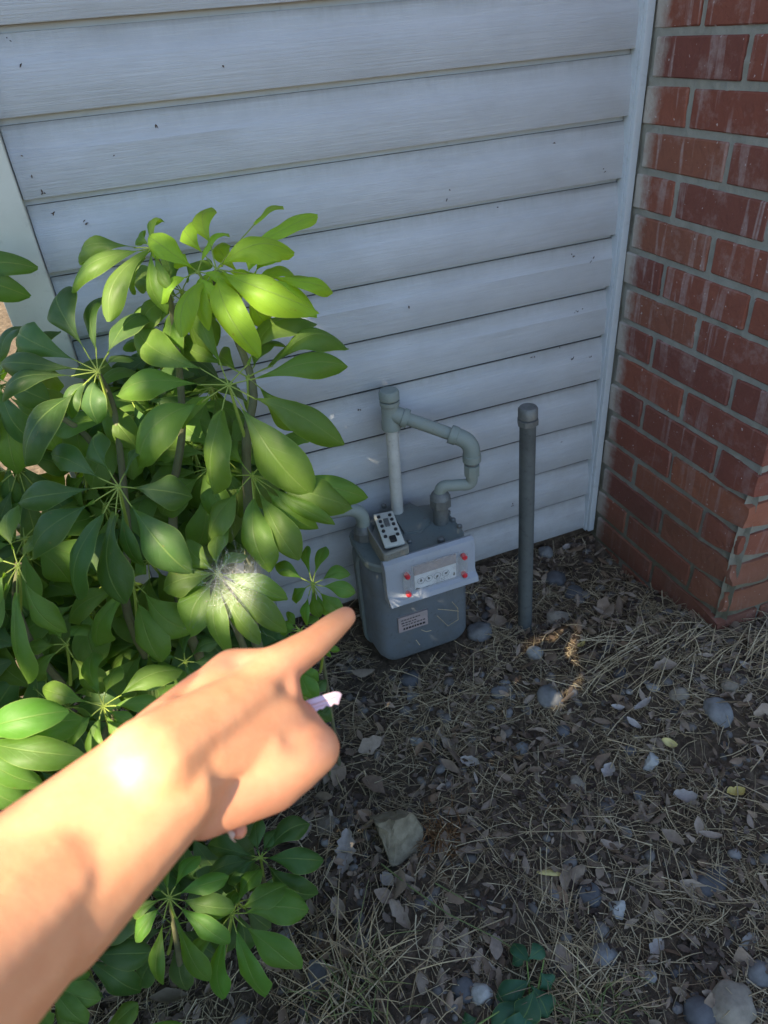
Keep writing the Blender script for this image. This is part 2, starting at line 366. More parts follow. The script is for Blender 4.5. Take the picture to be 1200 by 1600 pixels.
# ------------------------------------------------------------------ ground
def sst(a, b, x):
    t = min(1, max(0, (x-a)/(b-a))); return t*t*(3-2*t)
def gh(x, y):
    h = -0.048 + .022*sst(-.16, -.03, y) + .062*sst(-.55, .05, x)*sst(-.12, -.42, y) + .02*sst(-.3, -1.0, y)
    h += .014*mnoise.noise(Vector((x*4, y*4, 0))) + .007*mnoise.noise(Vector((x*13, y*13, 3)))
    h -= .012*math.exp(-((x+.306)**2+(y+.2)**2)/.0012)
    return h if y > -3 and abs(x) < 4 else -0.04
def ground():
    def axis(lo, hi, step, far):
        a = list(np.arange(lo, hi+1e-6, step)); g = step; l = []; v = hi
        while v < far: g *= 1.45; v += g; l.append(v)
        m = []; g = step; v = lo
        while v > -far: g *= 1.45; v -= g; m.append(v)
        return m[::-1]+a+l
    xs = axis(-2.0, 1.2, .02, 220); ys = axis(-1.9, .3, .02, 220)
    V = []; 
    for y in ys:
        for x in xs:
            inn = (-2.2 < x < 1.4 and -2.1 < y < .5)
            V.append((x, y, gh(x, y) + (.004*mnoise.noise(Vector((x*40, y*40, 1))) if inn else 0)))
    nx = len(xs); F = [(j*nx+i, j*nx+i+1, (j+1)*nx+i+1, (j+1)*nx+i) for j in range(len(ys)-1) for i in range(nx-1)]
    o = add('ground', fastmesh('ground', V, F), M['soil'], smooth=True)
    tag(o, kind='structure')
ground()

# ------------------------------------------------------------------ siding wall
P = .1016; XL, XR = -1.041, -0.019
wall = empty('siding_wall', (-.5, .05, -.05))
tag(wall, 'pale blue grey lap siding wall with wide horizontal boards behind the gas meter', 'wall')
WO = Vector((-.5, .05, -.05))
def siding_mesh(x0, x1):
    prof = [(.022, .0005), (.0005, .000), (.0, .0012), (.0003, .030), (.0009, .056), (.0030, .060), (.0072, .075), (.0098, .088), (.0102, .0925), (.0212, .0932), (.022, P+.004)]
    nseg = 24; V = []; F = []
    for i in range(nseg+1):
        x = x0+(x1-x0)*i/nseg
        for (y, z) in prof: V.append((x-WO.x, y-WO.y, z))
    m = len(prof)
    for i in range(nseg):
        for j in range(m-1): F.append((i*m+j, i*m+j+1, (i+1)*m+j+1, (i+1)*m+j))
    return V, F
for k in range(27):
    V, F = siding_mesh(XL+.0015, XR+.006)
    a, b, c = R.uniform(0, 9), R.uniform(0, 9), R.uniform(-.0007, .0007)
    V = [(x, y + .0011*mnoise.noise(Vector((x*5+a, z*6, b))), z + k*P - WO.z + (.0009*mnoise.noise(Vector((x*2.2+b, a, 0))) + c if z < .06 else 0)) for x, y, z in V]
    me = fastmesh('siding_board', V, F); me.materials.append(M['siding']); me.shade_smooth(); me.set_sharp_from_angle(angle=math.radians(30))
    o = add('siding_board', me, None, wall)
# J channel in the inside corner
ch = MB()
ch.box((-.0185, -.0165, -.002), (-.003, .012, 2.74), ch=.0012); ch.box((-.021, -.008, -.004), (-.0190, .012, 2.742))
ch.build('corner_trim', M['trim'], wall, WO*0, smooth=True).location = -WO
cs = MB(); cs.box((-1.112, -.013, -.03), (-1.041, .02, 2.743), ch=.002); cs.build('corner_casing', M['casing'], wall).location = -WO
cs = MB(); cs.box((-1.1115, .021, -.03), (-1.094, .10, 2.743), ch=.002); cs.build('corner_casing', M['casing'], wall).location = -WO
sh = MB(); sh.box((-1.10, .016, -.30), (.30, .10, 2.74)); sh.box((-1.094, .101, -.30), (-1.04, 4.0, 2.74)); sh.build('wall_backing', M['trim'], wall).location = -WO
fo = MB(); fo.box((-1.09, .0135, -.30), (.0, .0155, -.0015)); fo.build('foundation', M['soil'], wall).location = -WO
# little bits caught on the boards
sp = []
for (px, py) in [(348, 100), (247, 196), (38, 245), (50, 274), (65, 302), (85, 332), (136, 345), (702, 300), (700, 312), (638, 484), (562, 637), (775, 327), (868, 228), (833, 561), (895, 561), (912, 482), (900, 488), (925, 405), (895, 400), (945, 268), (27, 98), (12, 60), (923, 560), (872, 542), (180, 243), (880, 690), (800, 790)]:
    p = at(px, py, 1, -.0015); sp.append(p)
mb = MB()
for p in sp:
    for q in range(R.choice([1, 2, 3])):
        a = p+Vector((R.uniform(-.004, .004), 0, R.uniform(-.005, .005))); d = Vector((R.uniform(-1, 1), -.1, R.uniform(-1, 1))).normalized()*R.uniform(.001, .003)
        mb.tube([a-d, a+Vector((0, -.0008, .0005)), a+d], [.0004, R.uniform(.0006, .0014), .0003], 5)
o = mb.build('stuck_debris', M['bark']); tag(o, 'tiny dark specks of debris and web clinging to the siding boards', 'debris', kind='stuff')

# ------------------------------------------------------------------ brick pier
BP, BZ, BY = .0706, .0475, -.4364
JT = .0115
pier = empty('brick_wall', (.05, -.43, -.1)); PO = Vector((.05, -.43, -.1))
tag(pier, 'red brick wall end with pale smears and chipped lower corner, right of the siding', 'wall')
def brick_mesh(L, W, H, rough=.0010, seed=0, chip=0.0):
    """L along y, W along x, H along z; centred. chipped corner at (-x,-y)"""
    bm = bmesh.new(); bmesh.ops.create_cube(bm, size=1)
    for v in bm.verts: v.co = Vector((v.co.x*W, v.co.y*L, v.co.z*H))
    if chip > 0:
        bmesh.ops.subdivide_edges(bm, edges=bm.edges[:], cuts=4, use_grid_fill=True)
    else:
        bmesh.ops.bevel(bm, geom=list(bm.edges), offset=.0022, segments=1, affect='EDGES')
    rr = random.Random(seed)
    for v in bm.verts:
        n = mnoise.noise_vector(v.co*14+Vector((seed*3.1, seed, 0)))
        v.co += n*rough*2.2
        if chip > 0:
            d = math.hypot(v.co.x+W/2, v.co.y+L/2)
            k = max(0, 1-d/.065)
            if k > 0:
                v.co.x += chip*k*(.6+.9*mnoise.noise(v.co*30+Vector((seed, 0, 0))))
                v.co.y += chip*k*(.9+.9*mnoise.noise(v.co*26+Vector((0, seed, 0))))
                v.co.z -= v.co.z*k*.25
    me = bpy.data.meshes.new('brick'); bm.to_mesh(me); bm.free(); me.materials.append(M['brick'])
    if chip > 0: me.shade_smooth(); me.set_sharp_from_angle(angle=math.radians(32))
    return me
BL = .212-JT; BW = .106-JT; BH = BP-JT
var_y = [brick_mesh(BL, BW, BH, seed=i) for i in range(7)]
var_x = []
for i in range(5):
    m_ = brick_mesh(BL, BW, BH, seed=20+i); m_.transform(Matrix.Rotation(math.pi/2, 4, 'Z')); var_x.append(m_)
def put_brick(me, c):
    o = add('brick', me, None, pier, Vector(c)-PO); o.rotation_euler = (R.uniform(-.006, .006), R.uniform(-.006, .006), R.uniform(-.006, .006)); return o
for k in range(-3, 36):
    zc = BZ - BP/2 + k*BP
    jx = R.uniform(-.0012, .0012)
    if k % 2 == 0:     # stretcher at the corner along y
        ys = [BY+BL/2, BY+BL/2+.212]
        for j, yc in enumerate(ys):
            if j == 0 and 0 <= k <= 4:
                put_brick(brick_mesh(BL, BW, BH, .002, 50+k, {0: .003, 2: .009, 4: .006}.get(k, .004)), (BW/2+jx, yc, zc))
            else: put_brick(R.choice(var_y), (BW/2+jx, yc, zc))
        for j in range(3): put_brick(R.choice(var_x), (.106+BL/2+j*.212, BY+BW/2+R.uniform(-.001, .001), zc))
    else:              # header end at the corner; that brick runs along x
        if 0 <= k <= 5:
            m_ = brick_mesh(BW, BL, BH, .002, 60+k, {1: .011, 3: .010, 5: .004}.get(k, .004)); put_brick(m_, (BL/2+jx, BY+BW/2, zc))
        else: put_brick(R.choice(var_x), (BL/2+jx, BY+BW/2, zc))
        put_brick(R.choice(var_y), (BW/2+jx, BY+.106+BL/2, zc)); 
        m_ = brick_mesh(.106, BW, BH, seed=80+k); put_brick(m_, (BW/2+jx, BY+.106+.212+.053, zc))
        for j in range(3): put_brick(R.choice(var_x), (.212+BL/2+j*.212, BY+BW/2, zc))
# mortar: an uneven recessed sheet on both faces and a core
def mortar_face(fn, u0, u1, z0, z1, nu, nz):
    V = []; F = []
    for j in range(nz+1):
        for i in range(nu+1):
            V.append(fn(u0+(u1-u0)*i/nu, z0+(z1-z0)*j/nz))
    for j in range(nz):
        for i in range(nu): F.append((j*(nu+1)+i, j*(nu+1)+i+1, (j+1)*(nu+1)+i+1, (j+1)*(nu+1)+i))
    return V, F
def mdepth(a, z):
    return (.016*math.exp(-abs((a if a < .5 else a-9-.0)-(BY if a < .5 else 0))/.035)*sst(.42, .30, z)) + .0042 + .0028*mnoise.noise(Vector((a*28, z*28, 5))) + .0016*mnoise.noise(Vector((a*90, z*90, 5)))
V1, F1 = mortar_face(lambda u, z: (mdepth(u, z), max(u, BY+.003), z), BY+.003, .012, -.25, 1.3, 90, 300)
V2, F2 = mortar_face(lambda u, z: (u, BY+mdepth(u+9, z), z), .003, .75, -.25, 1.3, 100, 240)
V3 = [(.004, BY+.005, 1.3), (.004, .012, 1.3), (.004, .012, 2.7), (.004, BY+.005, 2.7), (.75, BY+.005, 1.3), (.75, BY+.005, 2.7)]
F3 = [(0, 1, 2, 3), (0, 3, 5, 4)]
V = V1+V2+V3; n1, n2 = len(V1), len(V1)+len(V2)
F = F1+[tuple(i+n1 for i in f) for f in F2]+[tuple(i+n2 for i in f) for f in F3]
me = fastmesh('mortar', [Vector(v)-PO for v in V], F); add('mortar', me, M['mortar'], pier)
core = MB(); core.box((.012, BY+.014, -.3), (.8, .012, 2.7)); core.build('wall_core', M['mortar'], pier).location = -PO

# ------------------------------------------------------------------ pipes
pipes = empty('gas_pipe', (-.53, -.05, -.05)); QO = Vector((-.53, -.05, -.05))
tag(pipes, 'grey jointed gas pipe rising by the siding and bending down into the meter top', 'pipe')
YT = -.05
t0 = at(610, 645, 1, YT); tx = t0.x; tz = t0.z
e1 = at(737, 690, 1, -.135); c1 = at(688, 782, 1, -.118)
def part(mb, name, mat, parent, org, smooth=True, ang=40):
    o = mb.build(name, mat, None, None, smooth, ang); o.parent = parent; o.location = -Vector(org); return o
mb = MB().tube([(tx-.002, YT, -.12), (tx, YT, tz-.02)], .0125, 20); part(mb, 'riser_pipe', M['whitepipe'], pipes, QO)
mb = MB()
mb.tube([(tx, YT, tz-.034), (tx, YT, tz-.033), (tx, YT, tz-.018), (tx, YT, tz-.015), (tx, YT, tz+.016), (tx, YT, tz+.018), (tx, YT, tz+.026)], [.0175, .0190, .0190, .0172, .0172, .0190, .0190], 24)
hd = (e1-Vector((tx, YT, tz))); hd.normalize()
mb.tube([Vector((tx, YT, tz)), Vector((tx, YT, tz))+hd*.024, Vector((tx, YT, tz))+hd*.025, Vector((tx, YT, tz))+hd*.036], [.0165, .0165, .0185, .0185], 24)
part(mb, 'pipe_tee', M['pipe'], pipes, QO)
mb = MB().tube([(tx, YT, tz+.027), (tx, YT, tz+.030), (tx, YT, tz+.043), (tx, YT, tz+.047), (tx, YT, tz+.048)], [.0165, .0195, .0195, .017, .005], 24)
part(mb, 'pipe_cap', M['pipe'], pipes, QO)
hp0 = Vector((tx, YT, tz))+hd*.02; hp1 = e1-hd*.028
mb = MB().tube([hp0, hp1], .0125, 20); part(mb, 'cross_pipe', M['pipe'], pipes, QO)
# elbow turning down
dn = Vector((0, 0, -1)); ec = e1
mb = MB(); mb.tube([ec-hd*.044, ec-hd*.030, ec-hd*.029]+bez(ec-hd*.024, ec, ec+dn*.024, 8)+[ec+dn*.028, ec+dn*.0285, ec+dn*.042], [.0180, .0180, .0165]+[.0165]*9+[.0165, .0180, .0180], 24)
part(mb, 'pipe_elbow', M['pipe'], pipes, QO)
s0 = ec+dn*.036
mb = MB(); mb.tube([s0, s0+dn*.018], .0115, 18); part(mb, 'nipple', M['galv'], pipes, QO)
mb = MB(); k0 = s0+dn*.014; mb.tube([k0, k0+dn*.001, k0+dn*.024, k0+dn*.025], [.0130, .0155, .0155, .013], 8); part(mb, 'union_nut', M['pipe'], pipes, QO, True, 30)
k1 = k0+dn*.024; tgt = c1+Vector((0, 0, .020))
side = (Vector((tgt.x, tgt.y, 0))-Vector((k1.x, k1.y, 0)))
zmid = (k1.z+tgt.z)/2-.004
pa = Vector((k1.x, k1.y, zmid)); pb = Vector((tgt.x, tgt.y, zmid)) 
pts = [k1]+bez(k1*.5+pa*.5, pa+Vector((0, 0, -.006)), pa*.62+pb*.38, 8)+bez(pa*.38+pb*.62, pb+Vector((0, 0, .006)), tgt, 8)
mb = MB().tube(pts, [.0118]*len(pts), 20); part(mb, 'swan_neck', M['pipe'], pipes, QO)
# ------------------------------------------------------------------ meter
MO = Vector((-.54, -.12, -.03))
meter = empty('gas_meter', MO)
tag(meter, 'weathered grey gas meter with lavender index cover and four red plugs, low against the siding', 'gas meter')
X0, X1 = -.648, -.440; ZT = .240; YF = -.198; YB = -.045
def rounded(x0, x1, y0, y1, r, n=5):
    out = []
    for cx, cy, a0 in ((x1-r, y1-r, 0), (x0+r, y1-r, 90), (x0+r, y0+r, 180), (x1-r, y0+r, 270)):
        for i in range(n+1):
            a = math.radians(a0+90*i/n); out.append((cx+r*math.cos(a), cy+r*math.sin(a)))
    return out
def loft(rings, capb=True, capt=True):
    m = MB(); n = len(rings[0])
    for rg in rings: m.v += [Vector(p) for p in rg]
    for i in range(len(rings)-1):
        for k in range(n): m.f.append((i*n+k, i*n+(k+1) % n, (i+1)*n+(k+1) % n, (i+1)*n+k))
    if capb: m.f.append(tuple(range(n))[::-1])
    if capt: m.f.append(tuple((len(rings)-1)*n+k for k in range(n)))
    return m
def ring(z, gx=0, gy=0, r=.03, x0=X0, x1=X1, y0=YF, y1=YB): return [(x, y, z) for x, y in rounded(x0-gx, x1+gx, y0-gy, y1+gy, r)]
# body: two bowls (back and front) with a seam flange between them
def vring(y, x0, x1, z0, z1, r): return [(x, y, z) for x, z in rounded(x0, x1, z0, z1, r, 6)]
zb = -.035
m = loft([vring(YF-.002, X0+.020, X1-.016, zb+.022, ZT-.03, .03), vring(YF+.006, X0+.009, X1-.008, zb+.010, ZT-.02, .035), vring(YF+.022, X0+.003, X1-.003, zb+.003, ZT-.012, .04), vring(-.118, X0+.0, X1, zb, ZT-.008, .04)])
part(m, 'front_case', M['meterblue'], meter, MO)
m = loft([vring(-.1175, X0-.006, X1+.006, zb-.004, ZT-.004, .04), vring(-.108, X0-.006, X1+.006, zb-.004, ZT-.004, .04)])
part(m, 'case_flange', M['metergrey'], meter, MO)
m = loft([vring(-.1075, X0+.0, X1, zb, ZT-.008, .04), vring(YB-.02, X0+.003, X1-.003, zb+.004, ZT-.012, .04), vring(YB, X0+.015, X1-.015, zb+.02, ZT-.03, .03)])
part(m, 'back_case', M['metergrey'], meter, MO)
# top cover: oval plate with a raised gallery
m = loft([ring(ZT-.016, .002, .004, .045), ring(ZT-.004, .004, .004, .048), ring(ZT, .001, .0, .045)]); part(m, 'top_plate', M['metergrey'], meter, MO)
tp = []
for (px, py) in [(612, 800), (640, 785), (668, 800), (672, 815), (660, 828), (632, 832)]:
    q = at(px, py, 2, ZT+.006); tp.append((q.x, q.y))
m = loft([[(x, y, ZT-.001) for x, y in tp], [(x, y, ZT+.0045) for x, y in tp], [((x-.575)*1+.575 if False else x, y, ZT+.006) for x, y in tp]]); part(m, 'valve_cover', M['metergrey'], meter, MO)
for (px, py) in [(600, 790), (664, 812), (708, 812), (718, 822), (640, 846), (700, 800)]:
    q = at(px, py, 2, ZT+.003); mm = MB().tube([(q.x, q.y, ZT-.002), (q.x, q.y, ZT+.005), (q.x, q.y, ZT+.007)], [.0055, .0055, .003], 6); part(mm, 'bolt', M['galv'], meter, MO)
q = at(689, 842, 2, ZT+.008); mm = MB().tube([(q.x, q.y, ZT-.002), (q.x, q.y, ZT+.010), (q.x, q.y, ZT+.012)], [.0075, .0075, .004], 10); part(mm, 'test_plug', M['galv'], meter, MO)
# inlet coupling (right) and outlet coupling (left)
def coupling(c, ztop):
    mm = MB(); mm.tube([(c.x, c.y, ZT-.004), (c.x, c.y, ztop-.022)], .0155, 20)
    mm.tube([(c.x, c.y, ztop-.024), (c.x, c.y, ztop-.022), (c.x, c.y, ztop-.004), (c.x, c.y, ztop-.002)], [.020, .0225, .0225, .020], 8)
    mm.tube([(c.x, c.y, ztop-.003), (c.x, c.y, ztop), (c.x, c.y, ztop+.006), (c.x, c.y, ztop+.009)], [.0205, .0195, .0165, .0125], 24)
    part(mm, 'coupling_nut', M['galv'], meter, MO, True, 35)
coupling(c1, c1.z+.012)
lc = Vector((X0+.025, -.095, 0)); ltop = ZT+.035
coupling(lc, ltop-.012)
# outlet pipe leaving left towards the wall
op = empty('outlet_pipe', (lc.x-.08, -.06, -.03)); OO = Vector((lc.x-.08, -.06, -.03))
tag(op, 'grey outlet pipe elbow leaving the left of the meter behind the leaves', 'pipe')
L0 = at(540, 786, 1, -.085); lp = [Vector((lc.x, lc.y, ltop-.006))]+bez(Vector((lc.x, lc.y, ltop+.006)), Vector((lc.x, lc.y, ltop+.036)), Vector((lc.x-.035, lc.y+.004, ltop+.040)), 8)+[Vector((lc.x-.10, -.085, ltop+.042)), Vector((lc.x-.20, -.08, ltop+.043))]
part(MB().tube(lp, [.0135]*len(lp), 20), 'curved_pipe', M['pipe'], op, OO)
ex = lc.x-.20
part(MB().tube([(ex+.02, -.08, ltop+.043), (ex+.019, -.08, ltop+.043)]+bez((ex+.005, -.08, ltop+.043), (ex-.01, -.08, ltop+.043), (ex-.01, -.08, ltop+.025), 6)+[(ex-.01, -.08, ltop+.0)], [.0175]*10, 20), 'pipe_elbow', M['pipe'], op, OO)
part(MB().tube([(ex-.01, -.08, ltop+.02), (ex-.01, -.08, -.15)], .0125, 18), 'down_pipe', M['pipe'], op, OO)
# index cover
TL = at(604, 884, 1, -.212); TR_ = at(741, 836, 1, -.212); BR_ = at(749, 913, 1, -.240); BL_ = at(609, 958, 1, -.240)
zc_t = (TL.z+TR_.z)/2; zc_b = (BL_.z+BR_.z)/2; xc0 = (TL.x+BL_.x)/2; xc1 = (TR_.x+BR_.x)/2
cov = [(-.196, zc_t-.004), (-.206, zc_t+.001), (-.214, zc_t-.004), (-.2185, zc_t-.016), (-.2190, zc_b+.030), (-.2215, zc_b+.021), (-.232, zc_b+.014), (-.2355, zc_b+.005), (-.231, zc_b), (-.200, zc_b+.002)]
m = MB(); xs = [xc0, xc0+.002, xc0+.006, xc1-.006, xc1-.002, xc1]
for i, x in enumerate(xs):
    s_ = {0: .975, 5: .975}.get(i, 1.0)
    m.v += [Vector((x, -.2+(y+.2)*s_, (zc_t+zc_b)/2+(z-(zc_t+zc_b)/2)*(s_*.5+.5))) for y, z in cov]
nc = len(cov)
for i in range(len(xs)-1):
    for j in range(nc): m.f.append((i*nc+j, i*nc+(j+1) % nc, (i+1)*nc+(j+1) % nc, (i+1)*nc+j))
m.f.append(tuple(range(nc))[::-1]); m.f.append(tuple((len(xs)-1)*nc+j for j in range(nc)))
cover = part(m, 'index_cover', M['cover'], meter, MO, True, 24)
def F(u, v, d=0.0):  # point on the cover's front: u 0..1 left to right, v 0..1 top to bottom
    return Vector((xc0+(xc1-xc0)*u, -.2192-d, zc_t+(zc_b-zc_t)*v))
def sub(mb, name, mat, parent, smooth=False):
    o = mb.build(name, mat, None, None, smooth); o.parent = parent; return o     # parent chain already carries the offset
# dial plate, dials and pointers (small flat things standing off the cover)
m = MB().box(F(.30, .30, .0002), F(.77, .86, .0022)); sub(m, 'dial_plate', M['dial'], cover)
m = MB().box(F(.30, .20, .0003), F(.77, .42, .0034)); sub(m, 'shaded_band', M['label'], cover)
def disc(mb, c, r, d, n=18, inner=None):
    i0 = len(mb.v)
    for k in range(n): mb.v.append(c+Vector((r*math.cos(6.2832*k/n), -d, r*math.sin(6.2832*k/n))))
    if inner is None: mb.f.append(tuple(i0+k for k in range(n)))
    else:
        for k in range(n): mb.v.append(c+Vector((inner*math.cos(6.2832*k/n), -d, inner*math.sin(6.2832*k/n))))
        for k in range(n): mb.f.append((i0+k, i0+(k+1) % n, i0+n+(k+1) % n, i0+n+k))
ringm = MB(); ptr = MB()
for i, (u, a) in enumerate([(.37, 0), (.46, 25), (.555, 150), (.65, -60)]):
    c = F(u, .60, .0026); disc(ringm, c, .0078, .0002, 20, .0069)
    for s_ in (0, 1):
        an = math.radians(a+90+s_*180); L = .0070 if s_ == 0 else .003
        dv = Vector((math.cos(an), 0, math.sin(an))); pv = Vector((-dv.z, 0, dv.x)); i0 = len(ptr.v)
        for w in (pv*.0028, dv*L, pv*-.0028): ptr.v.append(c+w+Vector((0, -.0006, 0)))
        ptr.f.append((i0, i0+1, i0+2))
for (u, v, a) in [(.345, .80, 160), (.43, .80, 20), (.315, .77, 0), (.745, .70, 90)]:
    c = F(u, v, .0026); dv = Vector((math.cos(math.radians(a)), 0, math.sin(math.radians(a)))); pv = Vector((-dv.z, 0, dv.x)); i0 = len(ptr.v)
    for w in (pv*.0026, dv*.0075, pv*-.0026, dv*-.003): ptr.v.append(c+w+Vector((0, -.0006, 0)))
    ptr.f.append((i0, i0+1, i0+2, i0+3))
lines = MB()
for r_, v in enumerate((.70, .735, .77)):
    for s_ in range(4): a = F(.54+s_*.026, v, .0025); b = F(.54+s_*.026+.020, v+.010, .0027); lines.box(a, b)
sub(ringm, 'dial_ring', M['metergrey'], cover); sub(ptr, 'dial_pointer', M['black'], cover); sub(lines, 'printed_text', M['metergrey'], cover)
m = MB().box(F(.265, .14, .004), F(.80, .96, .0060), ch=.0008); sub(m, 'window', M['window'], cover)
for (u0, u1) in ((.165, .262), (.803, .90)):
    m = MB().box(F(u0, .26, .0003), F(u1, .90, .0075), ch=.002); sub(m, 'side_lug', M['window'], cover, True)
for (u, v) in [(.215, .34), (.215, .80), (.855, .30), (.855, .76)]:
    c = F(u, v, 0); m = MB().tube([c, c+Vector((0, -.0105, 0)), c+Vector((0, -.0125, 0))], [.0052, .0052, .0036], 14); sub(m, 'red_plug', M['redplug'], cover, True)
    m = MB().tube([c+Vector((0, -.0001, .004)), c+Vector((0, -.0085, .007))], [.007, .0066], 12); sub(m, 'plug_collar', M['window'], cover, True)
# faded label plate under the cover
a = at(621, 966, 1, YF-.003); b = at(668, 972, 1, YF-.003)
m = MB().box((a.x, YF-.006, a.z), (b.x, YF-.0015, b.z-.002)); lab = part(m, 'label_plate', M['label'], meter, MO, False)
lines = MB()
for (v, w0, w1, hh) in [(.20, .1, .75, .05), (.40, .1, .6, .05), (.58, .12, .9, .05), (.80, .15, .92, .12)]:
    u = w0
    while u < w1:
        du = R.uniform(.04, .10); lines.box((a.x+(b.x-a.x)*u, YF-.0066, a.z+(b.z-a.z)*v), (a.x+(b.x-a.x)*min(w1, u+du), YF-.0059, a.z+(b.z-a.z)*(v+hh))); u += du+.03
o = lines.build('printed_text', M['black']); o.parent = lab
# ------------------------------------------------------------------ key safe on the meter top
zt = ZT+.032
f0 = at(583, 803, 2, zt+.012); f1 = at(613, 798, 2, zt+.012); f2 = at(634, 848, 2, zt+.0); f3 = at(601, 856, 2, zt+.0)
b0 = at(568, 816, 2, zt); b2 = at(600, 868, 2, zt); b3 = at(640, 853, 2, zt)
cx = (b2-b0); ex_ = (b3-b2)
LO = Vector((b2.x, b2.y, ZT)); box_ = empty('key_safe', LO)
tag(box_, 'small push button key safe with its buttoned faceplate askew, on top of the gas meter', 'key safe')
c4 = [Vector((p.x, p.y, 0)) for p in (b0, b2, b3, b0+ex_)]
cen = sum(c4, Vector())/4
def quadring(z, s): return [cen+(p-cen)*s+Vector((0, 0, z)) for p in c4]
def subdiv(rg, n=6):   # rounded quadrilateral
    out = []
    for i in range(4):
        p, a, b = rg[i], rg[i-1], rg[(i+1) % 4]; r = .007
        pa = p+(a-p).normalized()*r; pb_ = p+(b-p).normalized()*r
        out += bez(pa, p, pb_, n)
    return out
H0 = ZT-.012
m = loft([subdiv(quadring(H0, .97)), subdiv(quadring(H0+.004, 1.0)), subdiv(quadring(zt-.002, 1.0)), subdiv(quadring(zt, .975)), subdiv(quadring(zt, .88)), subdiv(quadring(zt-.012, .86))], True, True)
case = part(m, 'case', M['lockgrey'], box_, LO, True, 40)
# ribs on the front side of the case
m = MB()
for i in range(14):
    t_ = .10+.80*i/13; p = b2+(b3-b2)*t_; nrm = (b2-b0).normalized(); n2_ = Vector((nrm.x, nrm.y, 0))
    m.tube([Vector((p.x, p.y, zt-.016))+n2_*.0006, Vector((p.x, p.y, zt-.003))+n2_*.0006, Vector((p.x, p.y, zt+.0008))-n2_*.004], [.0011, .0011, .0009], 5)
o = m.build('rib', M['lockgrey']); o.parent = case
# faceplate: a slab tilted a little
fu = (f1-f0+f2-f3)*.5; fv = (f3-f0+f2-f1)*.5; fc = (f0+f1+f2+f3)*.25; fn = fu.cross(fv).normalized()
if fn.z < 0: fn = -fn
rm = Matrix((fu.normalized(), (fn.cross(fu)).normalized(), fn)).transposed()
wU, wV = fu.length, fv.length
pl = MB().box((-wU/2, -wV/2, -.006), (wU/2, wV/2, .0), ch=.002)
pl.v = [rm @ v + fc for v in pl.v]; plate = part(pl, 'faceplate', M['lockface'], box_, LO, True, 40)
def onplate(u, v, h=0): return rm @ Vector(((u-.5)*wU, (.5-v)*wV, h)) + fc
m = None
for (u, v) in [(.22, .13), (.78, .13), (.22, .27), (.80, .27), (.22, .41), (.80, .41), (.20, .56), (.80, .57), (.20, .72), (.80, .72)]:
    m = MB().tube([onplate(u, v, -.001), onplate(u, v, .0028), onplate(u, v, .0036)], [.0036, .0034, .0020], 12); o = m.build('button', M['black'], None, None, True); o.parent = plate
m = MB(); m.box((-.005, -.0115, 0), (.005, .0115, .0026), ch=.001); m.v = [rm @ v + onplate(.50, .33) for v in m.v]; o = m.build('slide_button', M['galv']); o.parent = plate
m = MB(); m.box((-.0065, -.0075, 0), (.0065, .0075, .006), ch=.0018); m.v = [rm @ v + onplate(.50, .84) for v in m.v]; o = m.build('latch_knob', M['black'], smooth=True); o.parent = plate

# ------------------------------------------------------------------ post
pb_ = at(820, 985, 2, -.058); pt_ = at(825, 640, 1, pb_.y+.003)
post = empty('metal_post', pb_); 
tag(post, 'upright dark grey metal pipe post with a threaded cap, right of the gas meter', 'post')
ax_ = (pt_-pb_).normalized(); base_ = pb_-ax_*.12
part(MB().tube([base_, pt_-ax_*.012], .0152, 24), 'pipe_shaft', M['postmetal'], post, pb_)
part(MB().tube([pt_-ax_*.030, pt_-ax_*.029, pt_-ax_*.018, pt_-ax_*.017], [.0170, .0195, .0195, .0165], 8), 'cap_collar', M['galv'], post, pb_)
part(MB().tube([pt_-ax_*.0165, pt_-ax_*.015, pt_+ax_*.002, pt_+ax_*.006, pt_+ax_*.0065], [.0150, .0180, .0180, .0150, .003], 24), 'cap', M['galv'], post, pb_)
